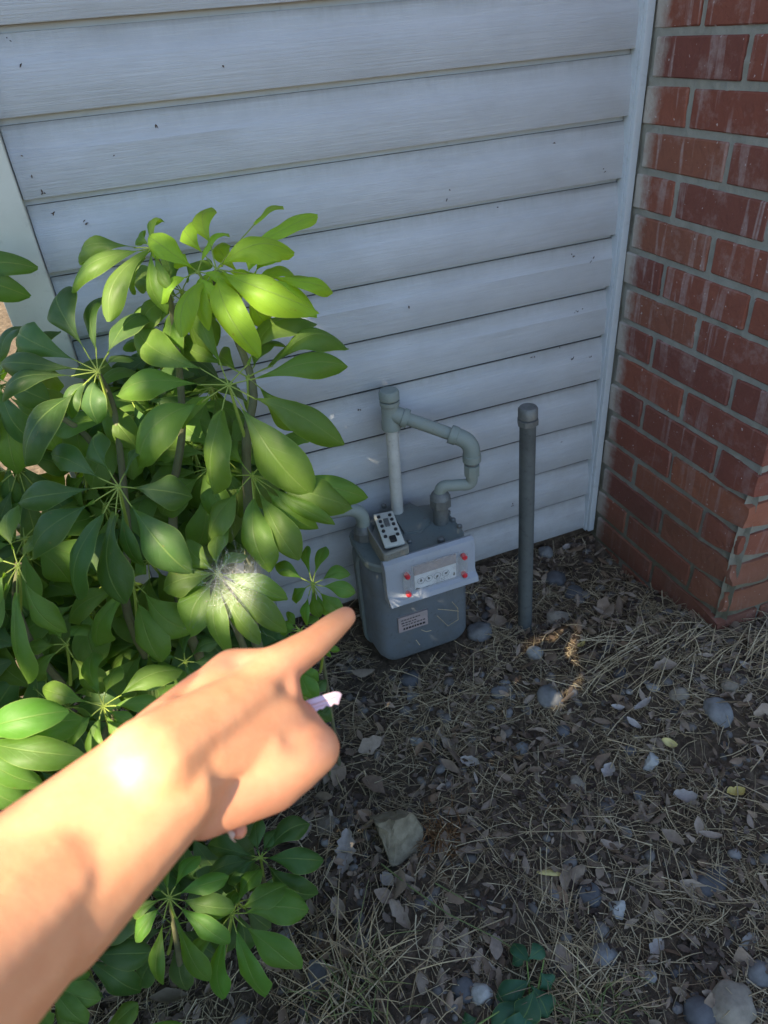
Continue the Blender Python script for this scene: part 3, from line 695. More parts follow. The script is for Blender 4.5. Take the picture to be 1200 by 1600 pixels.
# ------------------------------------------------------------------ shrubs
def leaf_profile(t):
    if not 0 < t < 1: return 0.0
    v = math.sin(math.pi*t**1.5); return v**(.95 if t < .63 else .56)
def leaf_arrays(B, T, n, W, arch=.12, fold=.16, curl=.35, wave=.05, tip=.12, seed=0, nu=18, nv=8, twist=0.0):
    """obovate leaflet from B to T; n is the side it bulges towards; margins roll down; midrib sits in a shallow valley"""
    B = Vector(B); T = Vector(T); n = Vector(n); L = (T-B).length; ax = (T-B)/L
    n = (n-ax*n.dot(ax)).normalized(); V = []; UV = []
    ph = seed*1.7; lr = random.Random(seed*31+7); bd = lr.uniform(-.07, .07); asy = lr.uniform(-.10, .10); rip = lr.uniform(.006, .022); fq = lr.uniform(11, 17); sd0 = ax.cross(n)
    for i in range(nu+1):
        t = i/nu
        c = B + (T-B)*t + n*(arch*L*4*t*(1-t)*(1.25-.5*(1-t))) - n*(tip*L*t**4) + sd0*(bd*L*math.sin(math.pi*t))
        t2 = t+.01
        c2 = B + (T-B)*t2 + n*(arch*L*4*t2*(1-t2)*(1.25-.5*(1-t2))) - n*(tip*L*t2**4) + sd0*(bd*L*math.sin(math.pi*t2))
        tan = (c2-c).normalized(); side = tan.cross(n).normalized()
        if twist: side = Matrix.Rotation(twist*t, 3, tan) @ side
        u = side.cross(tan)
        w = W*.5*leaf_profile(.012+.976*t)
        if i == nu: w *= .55
        for j in range(nv+1):
            s = -1+2*j/nv; a = abs(s)
            off = u*(w*(fold*a*1.2 - curl*(.55+.8*t)*a**2.4) + wave*W*math.sin(6.5*t*(1+.1*(seed % 3))+ph+s*1.3)*a**1.5 + rip*W*math.sin(fq*t+ph*2+(2 if s > 0 else 0))*a*a)
            V.append(c + side*(s*w*(1-.12*curl*a*a)*(1+asy*s)*(1+.035*math.sin(fq*.8*t+s*2+ph))) + off); UV.append((.5+.5*s, t))
    F = [(i*(nv+1)+j, i*(nv+1)+j+1, (i+1)*(nv+1)+j+1, (i+1)*(nv+1)+j) for i in range(nu) for j in range(nv)]
    return V, F, UV
def orient_up(me, n):
    return me
class Shrub:
    def __init__(s, name, base, label, cat='shrub'):
        s.o = empty(name, base); s.b = Vector(base); tag(s.o, label, cat); s.stems = []; s.n = 0
    def whorl(s, hub, leaves, mat, stalk_to=None, mesh_lib=None):
        """leaves: list of (base, tip, normal, width, kwargs). one stalk part; leaflets are its children"""
        mb = MB()
        if stalk_to is not None:
            h = Vector(hub); q = Vector(stalk_to); mid = (h+q)/2 + Vector((0, 0, -.12*(h-q).length))
            pts = bez(h, mid, q, 9); mb.tube(pts, [.0017+.0009*i/9 for i in range(10)], 7)
        mb.tube([hub+Vector((0, 0, -.002)), hub+Vector((0, 0, .0015))], [.0032, .0026], 7)
        for lf in leaves:
            b = lf[0]; mid = (Vector(hub)*.5+b*.5)+Vector(lf[2])*.002
            mb.tube(bez(hub, mid, b+(lf[1]-b)*.03, 4), [.0011, .0009, .0008, .0008, .0008], 6)
        st = mb.build('leaf_stalk', M['stalk'], None, None, True); st.parent = s.o; st.location = -s.b
        return st
    def hero(s, hub, leaves, mat, stalk_to=None, name='leaflet'):
        st = s.whorl(hub, leaves, mat, stalk_to)
        for lf in leaves:
            s.n += 1; kw = lf[4] if len(lf) > 4 else {}
            V, F, UV = leaf_arrays(lf[0], lf[1], lf[2], lf[3], seed=s.n, **kw)
            me = pydata(name, [v-Vector(lf[0]) for v in V], F, UV); me.materials.append(mat); me.shade_smooth()
            # keep the front side outwards (towards the bulge)
            o = bpy.data.objects.new(name, me); COL.objects.link(o); o.parent = st; o.location = lf[0]
        return st
    def lib(s, hub, axis, nl, rad, wid, droop, mat, seed, stalk_to=None, spread=1.0, minc=None):
        """whorl made of shared leaflet meshes: radial leaflets round an axis"""
        rr = random.Random(seed); axis = Vector(axis).normalized()
        a = Vector((1, 0, 0)) if abs(axis.x) < .8 else Vector((0, 1, 0)); e1_ = axis.cross(a).normalized(); e2_ = axis.cross(e1_)
        L = []; a0 = rr.uniform(0, 6.28)
        for k in range(nl):
            an = a0+6.2832*k/nl+rr.uniform(-.16, .16); dr = math.radians(droop+rr.uniform(-14, 18)); r_ = rad*rr.uniform(.78, 1.1)
            d = (e1_*math.cos(an)+e2_*math.sin(an))*math.cos(dr) - axis*math.sin(dr) - Vector((0, 0, 1))*.18
            d.normalize(); b = Vector(hub)+d*r_*.26; T = Vector(hub)+d*r_*1.22
            nn = (axis - d*axis.dot(d)).normalized(); L.append((b, T, nn, wid*rr.uniform(.85, 1.12)))
        if minc is not None:
            for lf in L:
                for P_ in (lf[0], lf[1], (lf[0]+lf[1])/2):
                    if not minc(P_): return None
        st = s.whorl(hub, L, mat, stalk_to)
        for (b, T, nn, w) in L:
            ax = (T-b).normalized(); sd = ax.cross(nn).normalized(); ln = (T-b).length
            o = bpy.data.objects.new('leaflet', rr.choice(LEAFLIB[mat.name])); COL.objects.link(o); o.parent = st
            m3 = Matrix((sd*w, ax*ln, sd.cross(ax)*ln)).transposed(); o.matrix_basis = Matrix.Translation(b) @ m3.to_4x4()
        return st
LEAFLIB = {}
for mk in ('leaf', 'leafdark', 'leaflow'):
    L = []
    for i in range(7):
        rr = random.Random(100+i)
        # unit leaflet: width 1 along x, length 1 along y, up z
        V, F, UV = leaf_arrays((0, 0, 0), (0, 1, 0), (0, 0, 1), .42, arch=rr.uniform(.03, .15), fold=rr.uniform(.1, .22), curl=rr.uniform(.1, .55), wave=rr.uniform(.02, .07), tip=rr.uniform(.05, .22), seed=i, nu=10, nv=6, twist=rr.uniform(-.3, .3))
        V = [Vector((v.x/.42, v.y, v.z)) for v in V]
        me = pydata('leaflet', V, F, UV); me.materials.append(M[mk]); me.shade_smooth(); L.append(me)
    LEAFLIB[M[mk].name] = L

UPV = Vector((0, 0, 1))
LIT = []
def hero_px(sh, hub, dep, rows, mat, stalk=None, face=.65, base=.24, dd0=0.0, lit=0.0):
    rl = random.Random(int(hub[0]*7+hub[1]))
    """rows: (tip_x, tip_y, width_px, depth offset of the tip, arch, curl[, twist])"""
    H = pd(hub[0], hub[1], dep); out = []
    for r in rows:
        tx_, ty_, w_, dd, ar, cu = r[:6]; tw = r[6] if len(r) > 6 else 0.0; bf = r[7] if len(r) > 7 else base
        T = pd(tx_, ty_, dep+dd+dd0); tocam = (CAM-(H+T)/2).normalized()
        n = (tocam*face + UPV*(1-face) + Vector((-.62, 0, .16))).normalized()
        b = H+(T-H)*bf + n*.003
        W = w_*1.02*(dep+dd*.6)/FPX
        if rl.random() < lit:
            s_ = (T-b).cross(n).normalized()*W*.26
            for f_ in (.22, .42, .62, .84): LIT.extend([(b+(T-b)*f_+s_, .032), (b+(T-b)*f_-s_, .032)])
        out.append((b, T, n, W, dict(arch=ar+.04+R.uniform(-.04, .06), curl=cu+.12, twist=tw+R.uniform(-.15, .15), fold=.16, tip=.17+R.uniform(-.08, .14), wave=R.uniform(.05, .13))))
    return sh.hero(H, out, mat, stalk)

main = Shrub('umbrella_shrub', (-.93, -.36, -.03), 'tall glossy umbrella shrub with sunlit yellow green top beside the siding')
z3 = lambda x, y: (x*.4833, 280+y*.4835)
z4 = lambda x, y: (x*.4833, 700+y*.4835)
z5 = lambda x, y: (x*.5, 1100+y*.5)
def rows(zf, L): return [(*zf(r[0], r[1]), r[2]*(.4834 if zf is not z5 else .5), *r[3:]) for r in L]
stemtop = pd(345, 470, .93)
HA = pd(*z3(740, 665), .885)
# A: the large whorl in the middle
hero_px(main, z3(740, 665), .885, rows(z3, [
    (365, 672, 105, -.02, .10, .45, .2), (408, 893, 150, -.03, .07, .40, -.3), (668, 1008, 150, -.035, .06, .55, .35),
    (965, 1020, 172, -.035, .05, .30), (1105, 856, 112, -.02, .09, .5, -.2), (1126, 585, 98, .02, .12, .5, .3),
    (1002, 410, 135, .05, .05, .5, -.3), (408, 470, 118, .05, .05, .3), (640, 372, 92, .06, .03, .3), (560, 800, 70, .03, .05, .3)]),
    M['leaf'], pd(385, 690, .93), lit=1)
# second layer just under A
hero_px(main, z3(800, 640), .915, rows(z3, [
    (1000, 800, 110, .03, .06, .4), (905, 505, 95, .05, .1, .3), (1080, 520, 80, .06, .12, .4), (1125, 510, 95, .03, .22, .5),
    (680, 560, 70, .06, .03, .2), (560, 500, 80, .07, .04, .3)]), M['leaf'], pd(390, 720, .95), lit=0.8)
# B: young bright leaves at the top
hero_px(main, z3(700, 292), .895, rows(z3, [
    (782, 540, 128, -.05, .05, .35, .1, .05), (998, 400, 118, -.04, .16, .45, -.2, .10), (944, 222, 118, .0, .24, .4, .1, .08),
    (1082, 355, 62, .03, .12, .4, 0, .5), (662, 72, 96, .03, .06, .3, .2, .35), (590, 150, 80, .05, .10, .3, 0, .3),
    (1022, 92, 74, .04, -.04, .25, .2, .35), (905, 62, 50, .05, -.05, .3, 0, .6), (575, 494, 92, -.045, .12, .5, -.3, .18),
    (650, 470, 60, -.02, .06, .5, 0, .2), (880, 330, 70, .05, .05, .4), (800, 400, 60, .05, .02, .4), (1030, 440, 70, .04, .12, .4)]),
    M['leafyoung'], stemtop, face=.55, lit=1)
hero_px(main, z3(640, 300), .90, rows(z3, [
    (466, 175, 92, -.01, .16, .4, .2, .05), (720, 150, 50, .02, .10, .4), (510, 380, 60, -.02, .1, .4), (700, 380, 48, -.03, .06, .4), (745, 330, 40, -.02, .06, .4),
    (560, 250, 60, .0, .12, .4)]), M['leafyoung'], stemtop, face=.5, lit=1)
hero_px(main, z3(800, 345), .915, rows(z3, [
    (700, 190, 70, .03, .10, .4, .2), (830, 215, 70, .02, .08, .4), (960, 300, 80, .02, .16, .4), (990, 440, 85, .02, .12, .45, .3), (870, 480, 90, .02, .06, .4, -.3),
    (760, 470, 60, .03, .04, .4), (640, 420, 80, .03, .06, .4), (610, 330, 60, .03, .08, .4), (900, 235, 60, .04, .1, .4), (1075, 350, 60, .05, .12, .4)]), M['leafyoung'], stemtop, face=.45, lit=1)
hero_px(main, z3(600, 400), .93, rows(z3, [
    (500, 330, 80, .03, .10, .4, .2), (480, 450, 90, .02, .08, .4), (560, 560, 90, .02, .06, .4), (660, 590, 80, .02, .04, .45, .3), (700, 470, 60, .02, .06, .4, -.3),
    (540, 260, 60, .03, .06, .4), (400, 440, 80, .03, .06, .4)]), M['leaf'], stemtop, face=.5)
# left shoulder whorl of B
hero_px(main, z3(497, 222), .895, rows(z3, [
    (222, 240, 85, .02, .20, .45, .2, .18), (200, 322, 95, -.02, .13, .5, .2, .10), (332, 440, 105, -.03, .10, .4, -.2, .05),
    (505, 420, 82, -.01, .03, .4, .3, .08), (510, 120, 55, .04, .08, .6, 0, .2), (440, 190, 60, .05, .1, .3), (395, 360, 80, .03, .06, .3), (540, 350, 46, -.02, .05, .3)]),
    M['leaf'], pd(270, 470, .93), face=.55, lit=0.8)
# C: left whorl
hero_px(main, z3(318, 622), .88, rows(z3, [
    (14, 470, 118, .02, .06, .35), (160, 342, 128, .04, .04, .3), (-10, 590, 92, -.01, .12, .4), (-20, 690, 80, -.02, .16, .4, .3), (50, 905, 165, -.03, .08, .35, .2),
    (290, 772, 120, -.03, .04, .35), (462, 400, 110, .05, .05, .3, .2), (312, 350, 72, .06, .03, .3), (205, 760, 80, -.01, .04, .3), (420, 560, 70, .04, .05, .3)]),
    M['leafdark'], pd(175, 650, .93), lit=0.3)
# D
hero_px(main, z4(385, 125), .855, rows(z4, [
    (38, 158, 100, -.01, .10, .35), (72, 335, 120, -.02, .06, .35), (205, 478, 120, -.03, .05, .4, .2), (362, 498, 135, -.03, .05, .35),
    (580, 405, 140, -.03, .04, .35), (618, 150, 120, .01, .06, .35, -.2), (285, -60, 90, .03, .05, .5, .3), (150, 20, 95, .03, .05, .3), (440, 395, 60, .01, .04, .3), (470, -20, 70, .05, .05, .3)]),
    M['leafdark'], pd(200, 830, .90), lit=0.15)
# E
hero_px(main, z4(60, 380), .83, rows(z4, [
    (62, 765, 98, -.03, .05, .6, .3), (178, 600, 88, -.02, .06, .6, -.3), (-90, 500, 110, -.02, .06, .4), (-100, 330, 110, .0, .08, .4), (20, 175, 80, .03, .05, .4),
    (150, 260, 80, .03, .05, .4), (-60, 640, 90, -.02, .06, .4)]), M['leaf'], pd(30, 960, .88), lit=0.4)
# F: whorl under the web
hero_px(main, z4(708, 405), .86, rows(z4, [
    (588, 300, 75, .01, .05, .2), (518, 442, 105, -.01, .04, .2), (590, 592, 135, -.02, .04, .25), (700, 662, 95, -.03, .05, .3),
    (815, 632, 72, -.03, .06, .3), (912, 598, 85, -.02, .07, .35), (918, 492, 80, -.01, .07, .35), (790, 325, 60, .02, .05, .3), (720, 245, 70, .03, .04, .3), (545, 520, 60, .03, .03, .3)]),
    M['leaf'], pd(360, 960, .92), base=.06, lit=0.8)
# H
hero_px(main, z4(815, 88), .905, rows(z4, [
    (655, 292, 118, -.02, .06, .4, .2), (852, 398, 138, -.03, .05, .4), (950, 362, 112, -.03, .05, .4, -.2), (1012, 268, 80, -.01, .06, .4),
    (1068, 246, 62, -.03, .06, .5, .3), (1132, 185, 125, -.01, .12, .4), (1192, 158, 100, .02, .16, .45), (990, -60, 100, .05, .06, .3), (720, -30, 70, .05, .04, .3), (640, 100, 70, .04, .04, .3)]),
    M['leaf'], pd(400, 830, .95), lit=0.8)
# I
hero_px(main, z4(335, 835), .86, rows(z4, [
    (125, 775, 78, .0, .05, .3), (290, 655, 88, .03, .04, .3), (365, 700, 70, .02, .04, .3), (570, 700, 95, .02, .05, .3), (515, 830, 62, -.01, .05, .3),
    (205, 955, 70, -.02, .05, .3), (300, 1010, 80, -.02, .05, .3), (410, 960, 70, -.02, .05, .3), (430, 900, 50, -.01, .05, .3)]), M['leaf'], pd(180, 1180, .92), lit=0.3)
# extra layers between the big ones
hero_px(main, z4(430, 430), .90, rows(z4, [(505, 700, 130, -.01, .05, .4), (300, 640, 120, .0, .05, .4), (615, 600, 130, -.01, .05, .35), (470, 380, 60, .0, .05, .3), (200, 560, 110, .01, .05, .4)]), M['leaf'], pd(215, 1000, .95))
hero_px(main, z4(215, 635), .91, rows(z4, [(100, 750, 80, .0, .05, .4), (320, 800, 85, .0, .05, .4), (160, 560, 70, .0, .05, .4), (80, 640, 60, .0, .05, .4), (280, 560, 70, .02, .05, .4)]), M['leaf'], pd(110, 1070, .97))
hero_px(main, z4(600, 690), .93, rows(z4, [(480, 640, 60, .0, .05, .4), (700, 620, 55, .0, .05, .4), (640, 760, 60, .0, .05, .4), (520, 760, 60, .0, .05, .4), (600, 590, 45, .02, .05, .4), (720, 700, 60, .02, .05, .4)]), M['leafdark'], pd(300, 1100, 1.0))
# J: near bright leaves, bottom left
hero_px(main, (-70, 1150), .70, [(97, 1108, 62, -.01, .05, .3, .1, .2), (124, 1118, 66, .03, .06, .3, 0, .2), (125, 1182, 52, -.01, .06, .3, 0, .2), (60, 1232, 40, .0, .05, .3, 0, .2), (40, 1270, 60, .02, .05, .3, 0, .2)], M['leaflow'], pd(-140, 1300, .8), lit=1)
hero_px(main, (-5, 590), .94, [(62, 560, 46, .0, .08, .3), (72, 625, 50, -.01, .08, .3), (40, 690, 50, -.01, .06, .3), (-50, 520, 50, .02, .06, .3), (30, 500, 48, .03, .05, .3), (-20, 700, 50, 0, .05, .3), (80, 500, 40, .04, .04, .3)], M['leafdark'], pd(20, 720, .98))
hero_px(main, (285, 455), .935, [(200, 430, 44, .02, .08, .3), (215, 510, 50, .0, .08, .3), (265, 560, 50, .0, .06, .3), (330, 540, 46, .0, .06, .3), (360, 470, 44, .02, .05, .3), (250, 390, 40, .02, .08, .3), (320, 400, 40, .03, .05, .3)], M['leaf'], pd(280, 560, .96), lit=.5)
# leaf tips of a whorl just left of the frame, high up
hero_px(main, (-95, 420), .93, [(43, 404, 46, .0, .08, .3, 0, .2), (33, 455, 48, .0, .08, .3, 0, .2), (-30, 520, 60, .0, .08, .3, 0, .2), (-60, 330, 60, .0, .08, .3, 0, .2)], M['leafdark'], pd(-150, 560, .98))

def stem(sh, pts, r0, r1, mat='stem', name='stem'):
    pts = [Vector(p) for p in pts]; sm = []
    for i in range(len(pts)-1):
        a = pts[max(0, i-1)]; b = pts[i]; c = pts[i+1]; d = pts[min(len(pts)-1, i+2)]
        for k in range(6):
            t = k/6; sm.append(.5*((2*b)+(c-a)*t+(2*a-5*b+4*c-d)*t*t+(3*b-a-3*c+d)*t**3))
    sm.append(pts[-1]); m_ = len(sm)
    o = MB().tube(sm, [r0+(r1-r0)*i/(m_-1) for i in range(m_)], 9).build(name, M[mat], None, None, True); o.parent = sh.o; o.location = -sh.b
G = lambda x, y: Vector((x, y, gh(x, y)-.03))
stem(main, [G(-.86, -.30), pd(400, 1000, .99), pd(390, 830, .95), pd(385, 690, .93), pd(395, 600, .92), stemtop, pd(335, 425, .90)], .0085, .0035)
stem(main, [G(-.93, -.34), pd(300, 1000, .97), pd(270, 800, .95), pd(285, 660, .94), pd(268, 480, .93), pd(240, 392, .90)], .0080, .003)
stem(main, [G(-.99, -.33), pd(215, 1000, .96), pd(200, 830, .93), pd(180, 650, .93), pd(155, 585, .885)], .0075, .003)
stem(main, [G(-1.02, -.40), pd(110, 1080, .98), pd(30, 960, .90), pd(30, 884, .835)], .0065, .003)
stem(main, [G(-.90, -.40), pd(190, 1200, .98), pd(180, 1110, .87)], .0065, .003)
for (a, b) in [((360, 960, .92), (345, 898, .862)), ((150, 700, .95), (70, 640, .92)), ((-140, 1300, .8), (-75, 1152, .705)), ((-150, 560, .98), (-95, 421, .932))]:
    stem(main, [pd(*a)+Vector((.02, .08, -.25)), pd(*a), pd(*b)], .006, .003)

# deep infill whorls behind the hero whorls of the tall shrub
def rightlimit(y):
    pts = [(330, 180), (430, 300), (560, 330), (640, 400), (760, 430), (860, 410), (1000, 400), (1100, 380), (1250, 350), (1600, 330)]
    if y < pts[0][0]: return -100
    for (a, b), (c, d) in zip(pts, pts[1:]):
        if a <= y <= c: return b+(d-b)*(y-a)/(c-a)
    return 330
CLEAR = [pd(40, 1160, .67), pd(110, 1115, .67), pd(40, 1210, .67), pd(162, 1104, .85), pd(110, 1060, .85), pd(29, 884, .82), pd(60, 980, .82), pd(265, 1402, .85), pd(330, 1380, .87), pd(420, 1430, .88), pd(342, 896, .84), pd(186, 760, .84)]
def shades(P_, r=.15):
    for c in CLEAR:
        v = P_-c; t = v.dot(SUN)
        if t > 0 and (v-SUN*t).length < r: return True
    return False
def ok_main(P_):
    if P_.y > -.03 or P_.z < -.02 or shades(P_, .05): return False
    x, y, z = proj(P_)
    return z > .87 and x < rightlimit(y)+60 and not (y < 560 and x < 110) and y > 480
def ok_front(P_): return True
cnt = 0; tries = 0
while cnt < 44 and tries < 5000:
    tries += 1
    px, py, dd = R.uniform(-180, 430), R.uniform(500, 1330), R.uniform(.94, 1.08)
    P_ = pd(px, py, dd)
    ax = Vector((R.uniform(-.5, .4), R.uniform(-.9, -.1), R.uniform(.5, 1.1)))
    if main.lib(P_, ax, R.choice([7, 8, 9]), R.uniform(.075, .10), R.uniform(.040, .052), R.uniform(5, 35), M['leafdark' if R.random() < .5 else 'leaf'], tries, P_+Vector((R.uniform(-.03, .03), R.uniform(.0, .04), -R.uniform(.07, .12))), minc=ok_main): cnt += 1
cnt = 0; tries = 0                      # lower leaves hidden behind the hand
while cnt < 16 and tries < 4000:
    tries += 1
    P_ = pd(R.uniform(270, 455), R.uniform(960, 1290), R.uniform(.93, 1.10))
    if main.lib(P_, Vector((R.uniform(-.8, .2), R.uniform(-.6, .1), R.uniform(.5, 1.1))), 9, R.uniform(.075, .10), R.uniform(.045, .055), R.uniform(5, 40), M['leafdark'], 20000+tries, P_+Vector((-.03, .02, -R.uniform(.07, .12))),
                minc=lambda Q: Q.z > -.02 and proj(Q)[2] > .85 and proj(Q)[0] < (470 if proj(Q)[1] < 1060 else 505 if proj(Q)[1] < 1240 else 440)): cnt += 1
cnt = 0; tries = 0                      # left edge of the frame
while cnt < 18 and tries < 4000:
    tries += 1
    P_ = pd(R.uniform(-160, 150), R.uniform(600, 1120), R.uniform(.93, 1.12))
    if main.lib(P_, Vector((R.uniform(-.5, .5), R.uniform(-.9, -.2), R.uniform(.4, 1.1))), 9, R.uniform(.08, .105), R.uniform(.045, .055), R.uniform(5, 40), M['leafdark' if R.random() < .5 else 'leaf'], 40000+tries, P_+Vector((-.03, .03, -R.uniform(.07, .12))), minc=ok_main): cnt += 1
cnt = 0; tries = 0                      # back of the crown, towards the siding
while cnt < 16 and tries < 4000:
    tries += 1
    P_ = pd(R.uniform(60, 400), R.uniform(520, 860), R.uniform(1.0, 1.14))
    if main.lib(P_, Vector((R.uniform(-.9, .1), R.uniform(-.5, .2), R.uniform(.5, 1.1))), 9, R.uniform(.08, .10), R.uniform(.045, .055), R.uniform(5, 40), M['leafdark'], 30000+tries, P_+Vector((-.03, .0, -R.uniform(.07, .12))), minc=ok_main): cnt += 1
# the neighbouring shrubs that carry on beyond the left of the frame
SEG = (pd(258, 1212, .385), CAM + rt*-.235 + up*-.265 + fw*.165)
def ok_side(P_):
    if shades(P_, .09): return False
    if P_.y > -.04 and P_.x > -1.12: return False
    if P_.z < -.02 or P_.z > (.78 if P_.y < -.5 else .95 if P_.y < -.3 else .75): return False
    x, y, z = proj(P_); d = SEG[1]-SEG[0]; t = max(0, min(1.6, (P_-SEG[0]).dot(d)/d.dot(d)))
    return (z < 0 or x < 8) and (P_-CAM).length > .42 and (P_-SEG[0]-d*t).length > .12
for si, (xa, xb, lab) in enumerate([(-1.52, -1.16, 'deep green umbrella shrub filling the far left edge behind the forearm'), (-1.85, -1.50, 'umbrella shrub standing furthest left, outside the frame')]):
    side_ = Shrub('umbrella_shrub', ((xa+xb)/2, -.6, -.03), lab); cnt = 0; tries = 0
    while cnt < 30 and tries < 9000:
        tries += 1
        P_ = Vector((R.uniform(xa, xb), R.uniform(-1.05, -.18), R.uniform(.04, .95)))
        ax = Vector((R.uniform(-.9, .3), R.uniform(-.5, .5), R.uniform(.4, 1.0)))
        if side_.lib(P_, ax, 8, R.uniform(.11, .14), R.uniform(.066, .082), R.uniform(0, 30), M['leafdark' if R.random() < .5 else 'leaf'], 5000+tries+si*9999, Vector((P_.x+R.uniform(-.04, .04), P_.y+R.uniform(-.04, .04), P_.z-R.uniform(.08, .14))), minc=ok_side): cnt += 1
    print('side', cnt, tries)
    for i in range(6):
        a = Vector((xa+(xb-xa)*i/5, R.uniform(-.9, -.25), -.05)); b = a+Vector((R.uniform(-.08, .08), R.uniform(-.08, .08), R.uniform(.5, .75)))
        if ok_side(b): stem(side_, [a, (a+b)/2+Vector((R.uniform(-.03, .03), R.uniform(-.03, .03), 0)), b], .008, .0035)

# low shrub in front, bottom left
low = Shrub('low_umbrella_shrub', (-1.0, -.62, -.03), 'low umbrella shrub with open whorls of leaves below the pointing hand')
hero_px(low, z5(530, 605), .86, rows(z5, [
    (705, 538, 66, .01, .05, .25), (728, 642, 74, -.01, .05, .25), (712, 756, 74, -.02, .05, .25, .2), (640, 882, 76, -.02, .06, .3), (470, 898, 62, -.02, .06, .3),
    (412, 745, 62, -.01, .05, .3), (395, 640, 62, .01, .05, .3), (446, 520, 56, .03, .05, .3), (524, 482, 46, .04, .04, .3), (618, 465, 58, .03, .05, .3)]),
    M['leaflow'], pd(280, 1500, .95), base=.22, face=.7, lit=0.35)
hero_px(low, z5(725, 655), .89, rows(z5, [
    (885, 560, 78, .01, .06, .25), (958, 645, 105, .0, .05, .25), (935, 845, 105, -.02, .06, .3, .2), (815, 938, 98, -.02, .05, .3), (690, 928, 82, -.02, .05, .3),
    (732, 582, 70, .02, .05, .3), (810, 510, 64, .03, .05, .3), (580, 860, 70, .02, .05, .3)]), M['leaflow'], pd(340, 1520, .98), base=.2, face=.7)
hero_px(low, z5(815, 480), .95, rows(z5, [
    (1008, 490, 82, .0, .06, .3), (990, 612, 92, -.01, .06, .3), (965, 362, 82, .03, .05, .3), (880, 372, 70, .03, .05, .3), (740, 548, 70, -.01, .05, .3), (645, 530, 62, -.01, .05, .3),
    (700, 560, 60, -.01, .05, .3), (790, 350, 70, .04, .05, .3), (640, 440, 70, .02, .05, .3)]), M['leafdark'], pd(420, 1450, 1.05), base=.12)
hero_px(low, z5(262, 785), .88, rows(z5, [
    (472, 778, 90, .0, .05, .3), (425, 920, 96, -.01, .05, .3), (445, 650, 88, .0, .05, .3), (300, 940, 70, .0, .05, .3), (140, 700, 80, .0, .05, .3), (180, 900, 80, .0, .05, .3)]), M['leafdark'], pd(150, 1560, .96), base=.12)
hero_px(low, z5(150, 860), .83, rows(z5, [
    (300, 935, 80, -.01, .06, .35), (280, 845, 62, .01, .05, .3), (262, 1010, 80, -.02, .06, .3), (130, 1030, 80, -.02, .06, .3), (0, 900, 80, .0, .06, .3), (60, 760, 70, .0, .06, .3)]), M['leaflow'], pd(70, 1620, .93), base=.15)
hero_px(low, (150, 1640), .84, [(280, 1600, 26, .0, .06, .3), (90, 1560, 40, .0, .06, .3), (210, 1570, 40, .0, .06, .3), (60, 1640, 40, .0, .06, .3), (230, 1660, 40, 0, .06, .3)], M['leaf'], pd(160, 1750, .92))
def ok_low(P_):
    x, y, z = proj(P_)
    return P_.z > -.02 and z > .93 and x < 470 and y > 1240 and (P_-CAM).length > .5
cnt = 0; tries = 0
while cnt < 15 and tries < 3000:
    tries += 1
    P_ = pd(R.uniform(-150, 400), R.uniform(1290, 1750), R.uniform(.96, 1.08))
    if low.lib(P_, Vector((R.uniform(-.4, .4), R.uniform(-.8, 0), 1)), 8, R.uniform(.06, .085), R.uniform(.032, .042), R.uniform(0, 30), M['leafdark'], 9000+tries, P_+Vector((R.uniform(-.03, .03), R.uniform(-.03, .03), -.07)), minc=ok_low): cnt += 1
for (a, h) in [((280, 1500, .95), (265, 1402, .865)), ((340, 1520, .98), (362, 1427, .895)), ((420, 1450, 1.05), (407, 1340, .955)), ((150, 1560, .96), (131, 1492, .885)), ((70, 1620, .93), (75, 1530, .835))]:
    p = pd(*a); stem(low, [Vector((p.x-.02, p.y+.05, gh(p.x, p.y)-.02)), p, pd(*h)], .0055, .0025)
# small shrub between hand and meter
small = Shrub('seedling_shrub', (-.76, -.28, -.03), 'small light green umbrella seedling between the pointing fingertip and the meter')
hero_px(small, z4(1012, 440), .97, rows(z4, [
    (888, 372, 52, .01, .05, .25), (985, 312, 40, .02, .04, .25), (936, 488, 55, .0, .05, .25), (1025, 547, 48, -.01, .05, .25), (975, 572, 36, -.01, .05, .25),
    (1048, 312, 48, .02, .04, .25), (1132, 395, 52, .01, .05, .25), (1148, 470, 58, .0, .05, .25), (1105, 540, 58, -.01, .05, .25), (1070, 560, 40, .01, .05, .25)]), M['leaflow'], pd(500, 1000, 1.08), base=.26, lit=0.7)
hero_px(small, (470, 985), .99, [(446, 958, 16, 0, .05, .3), (444, 972, 16, 0, .05, .3), (452, 1000, 14, 0, .05, .3), (495, 962, 15, 0, .05, .3), (436, 990, 14, 0, .05, .3)], M['leaflow'], pd(490, 1060, 1.1))
hero_px(small, (462, 1035), .98, [(489, 1097, 34, -.01, .06, .3), (498, 1066, 26, .0, .05, .3), (472, 1108, 24, 0, .05, .3), (440, 1080, 26, 0, .05, .3)], M['leaflow'], pd(480, 1100, 1.1), base=.12)
hero_px(small, (505, 1000), 1.0, [(531, 1018, 12, 0, .05, .3), (513, 1030, 12, 0, .05, .3), (522, 1002, 10, 0, .05, .3)], M['leaflow'], pd(500, 1050, 1.1), base=.2)
hero_px(small, (480, 1095), 1.08, [(520, 1100, 34, 0, .05, .3), (515, 1130, 34, 0, .05, .3), (505, 1060, 28, 0, .05, .3), (490, 1140, 30, 0, .05, .3)], M['leafdark'], pd(480, 1120, 1.15))
p = pd(500, 1000, 1.08); stem(small, [Vector((p.x, p.y+.03, gh(p.x, p.y)-.02)), p, pd(489, 913, .973)], .004, .002)
p = pd(490, 1060, 1.1); stem(small, [Vector((p.x, p.y+.03, gh(p.x, p.y)-.02)), p, pd(470, 986, .992)], .003, .0015)

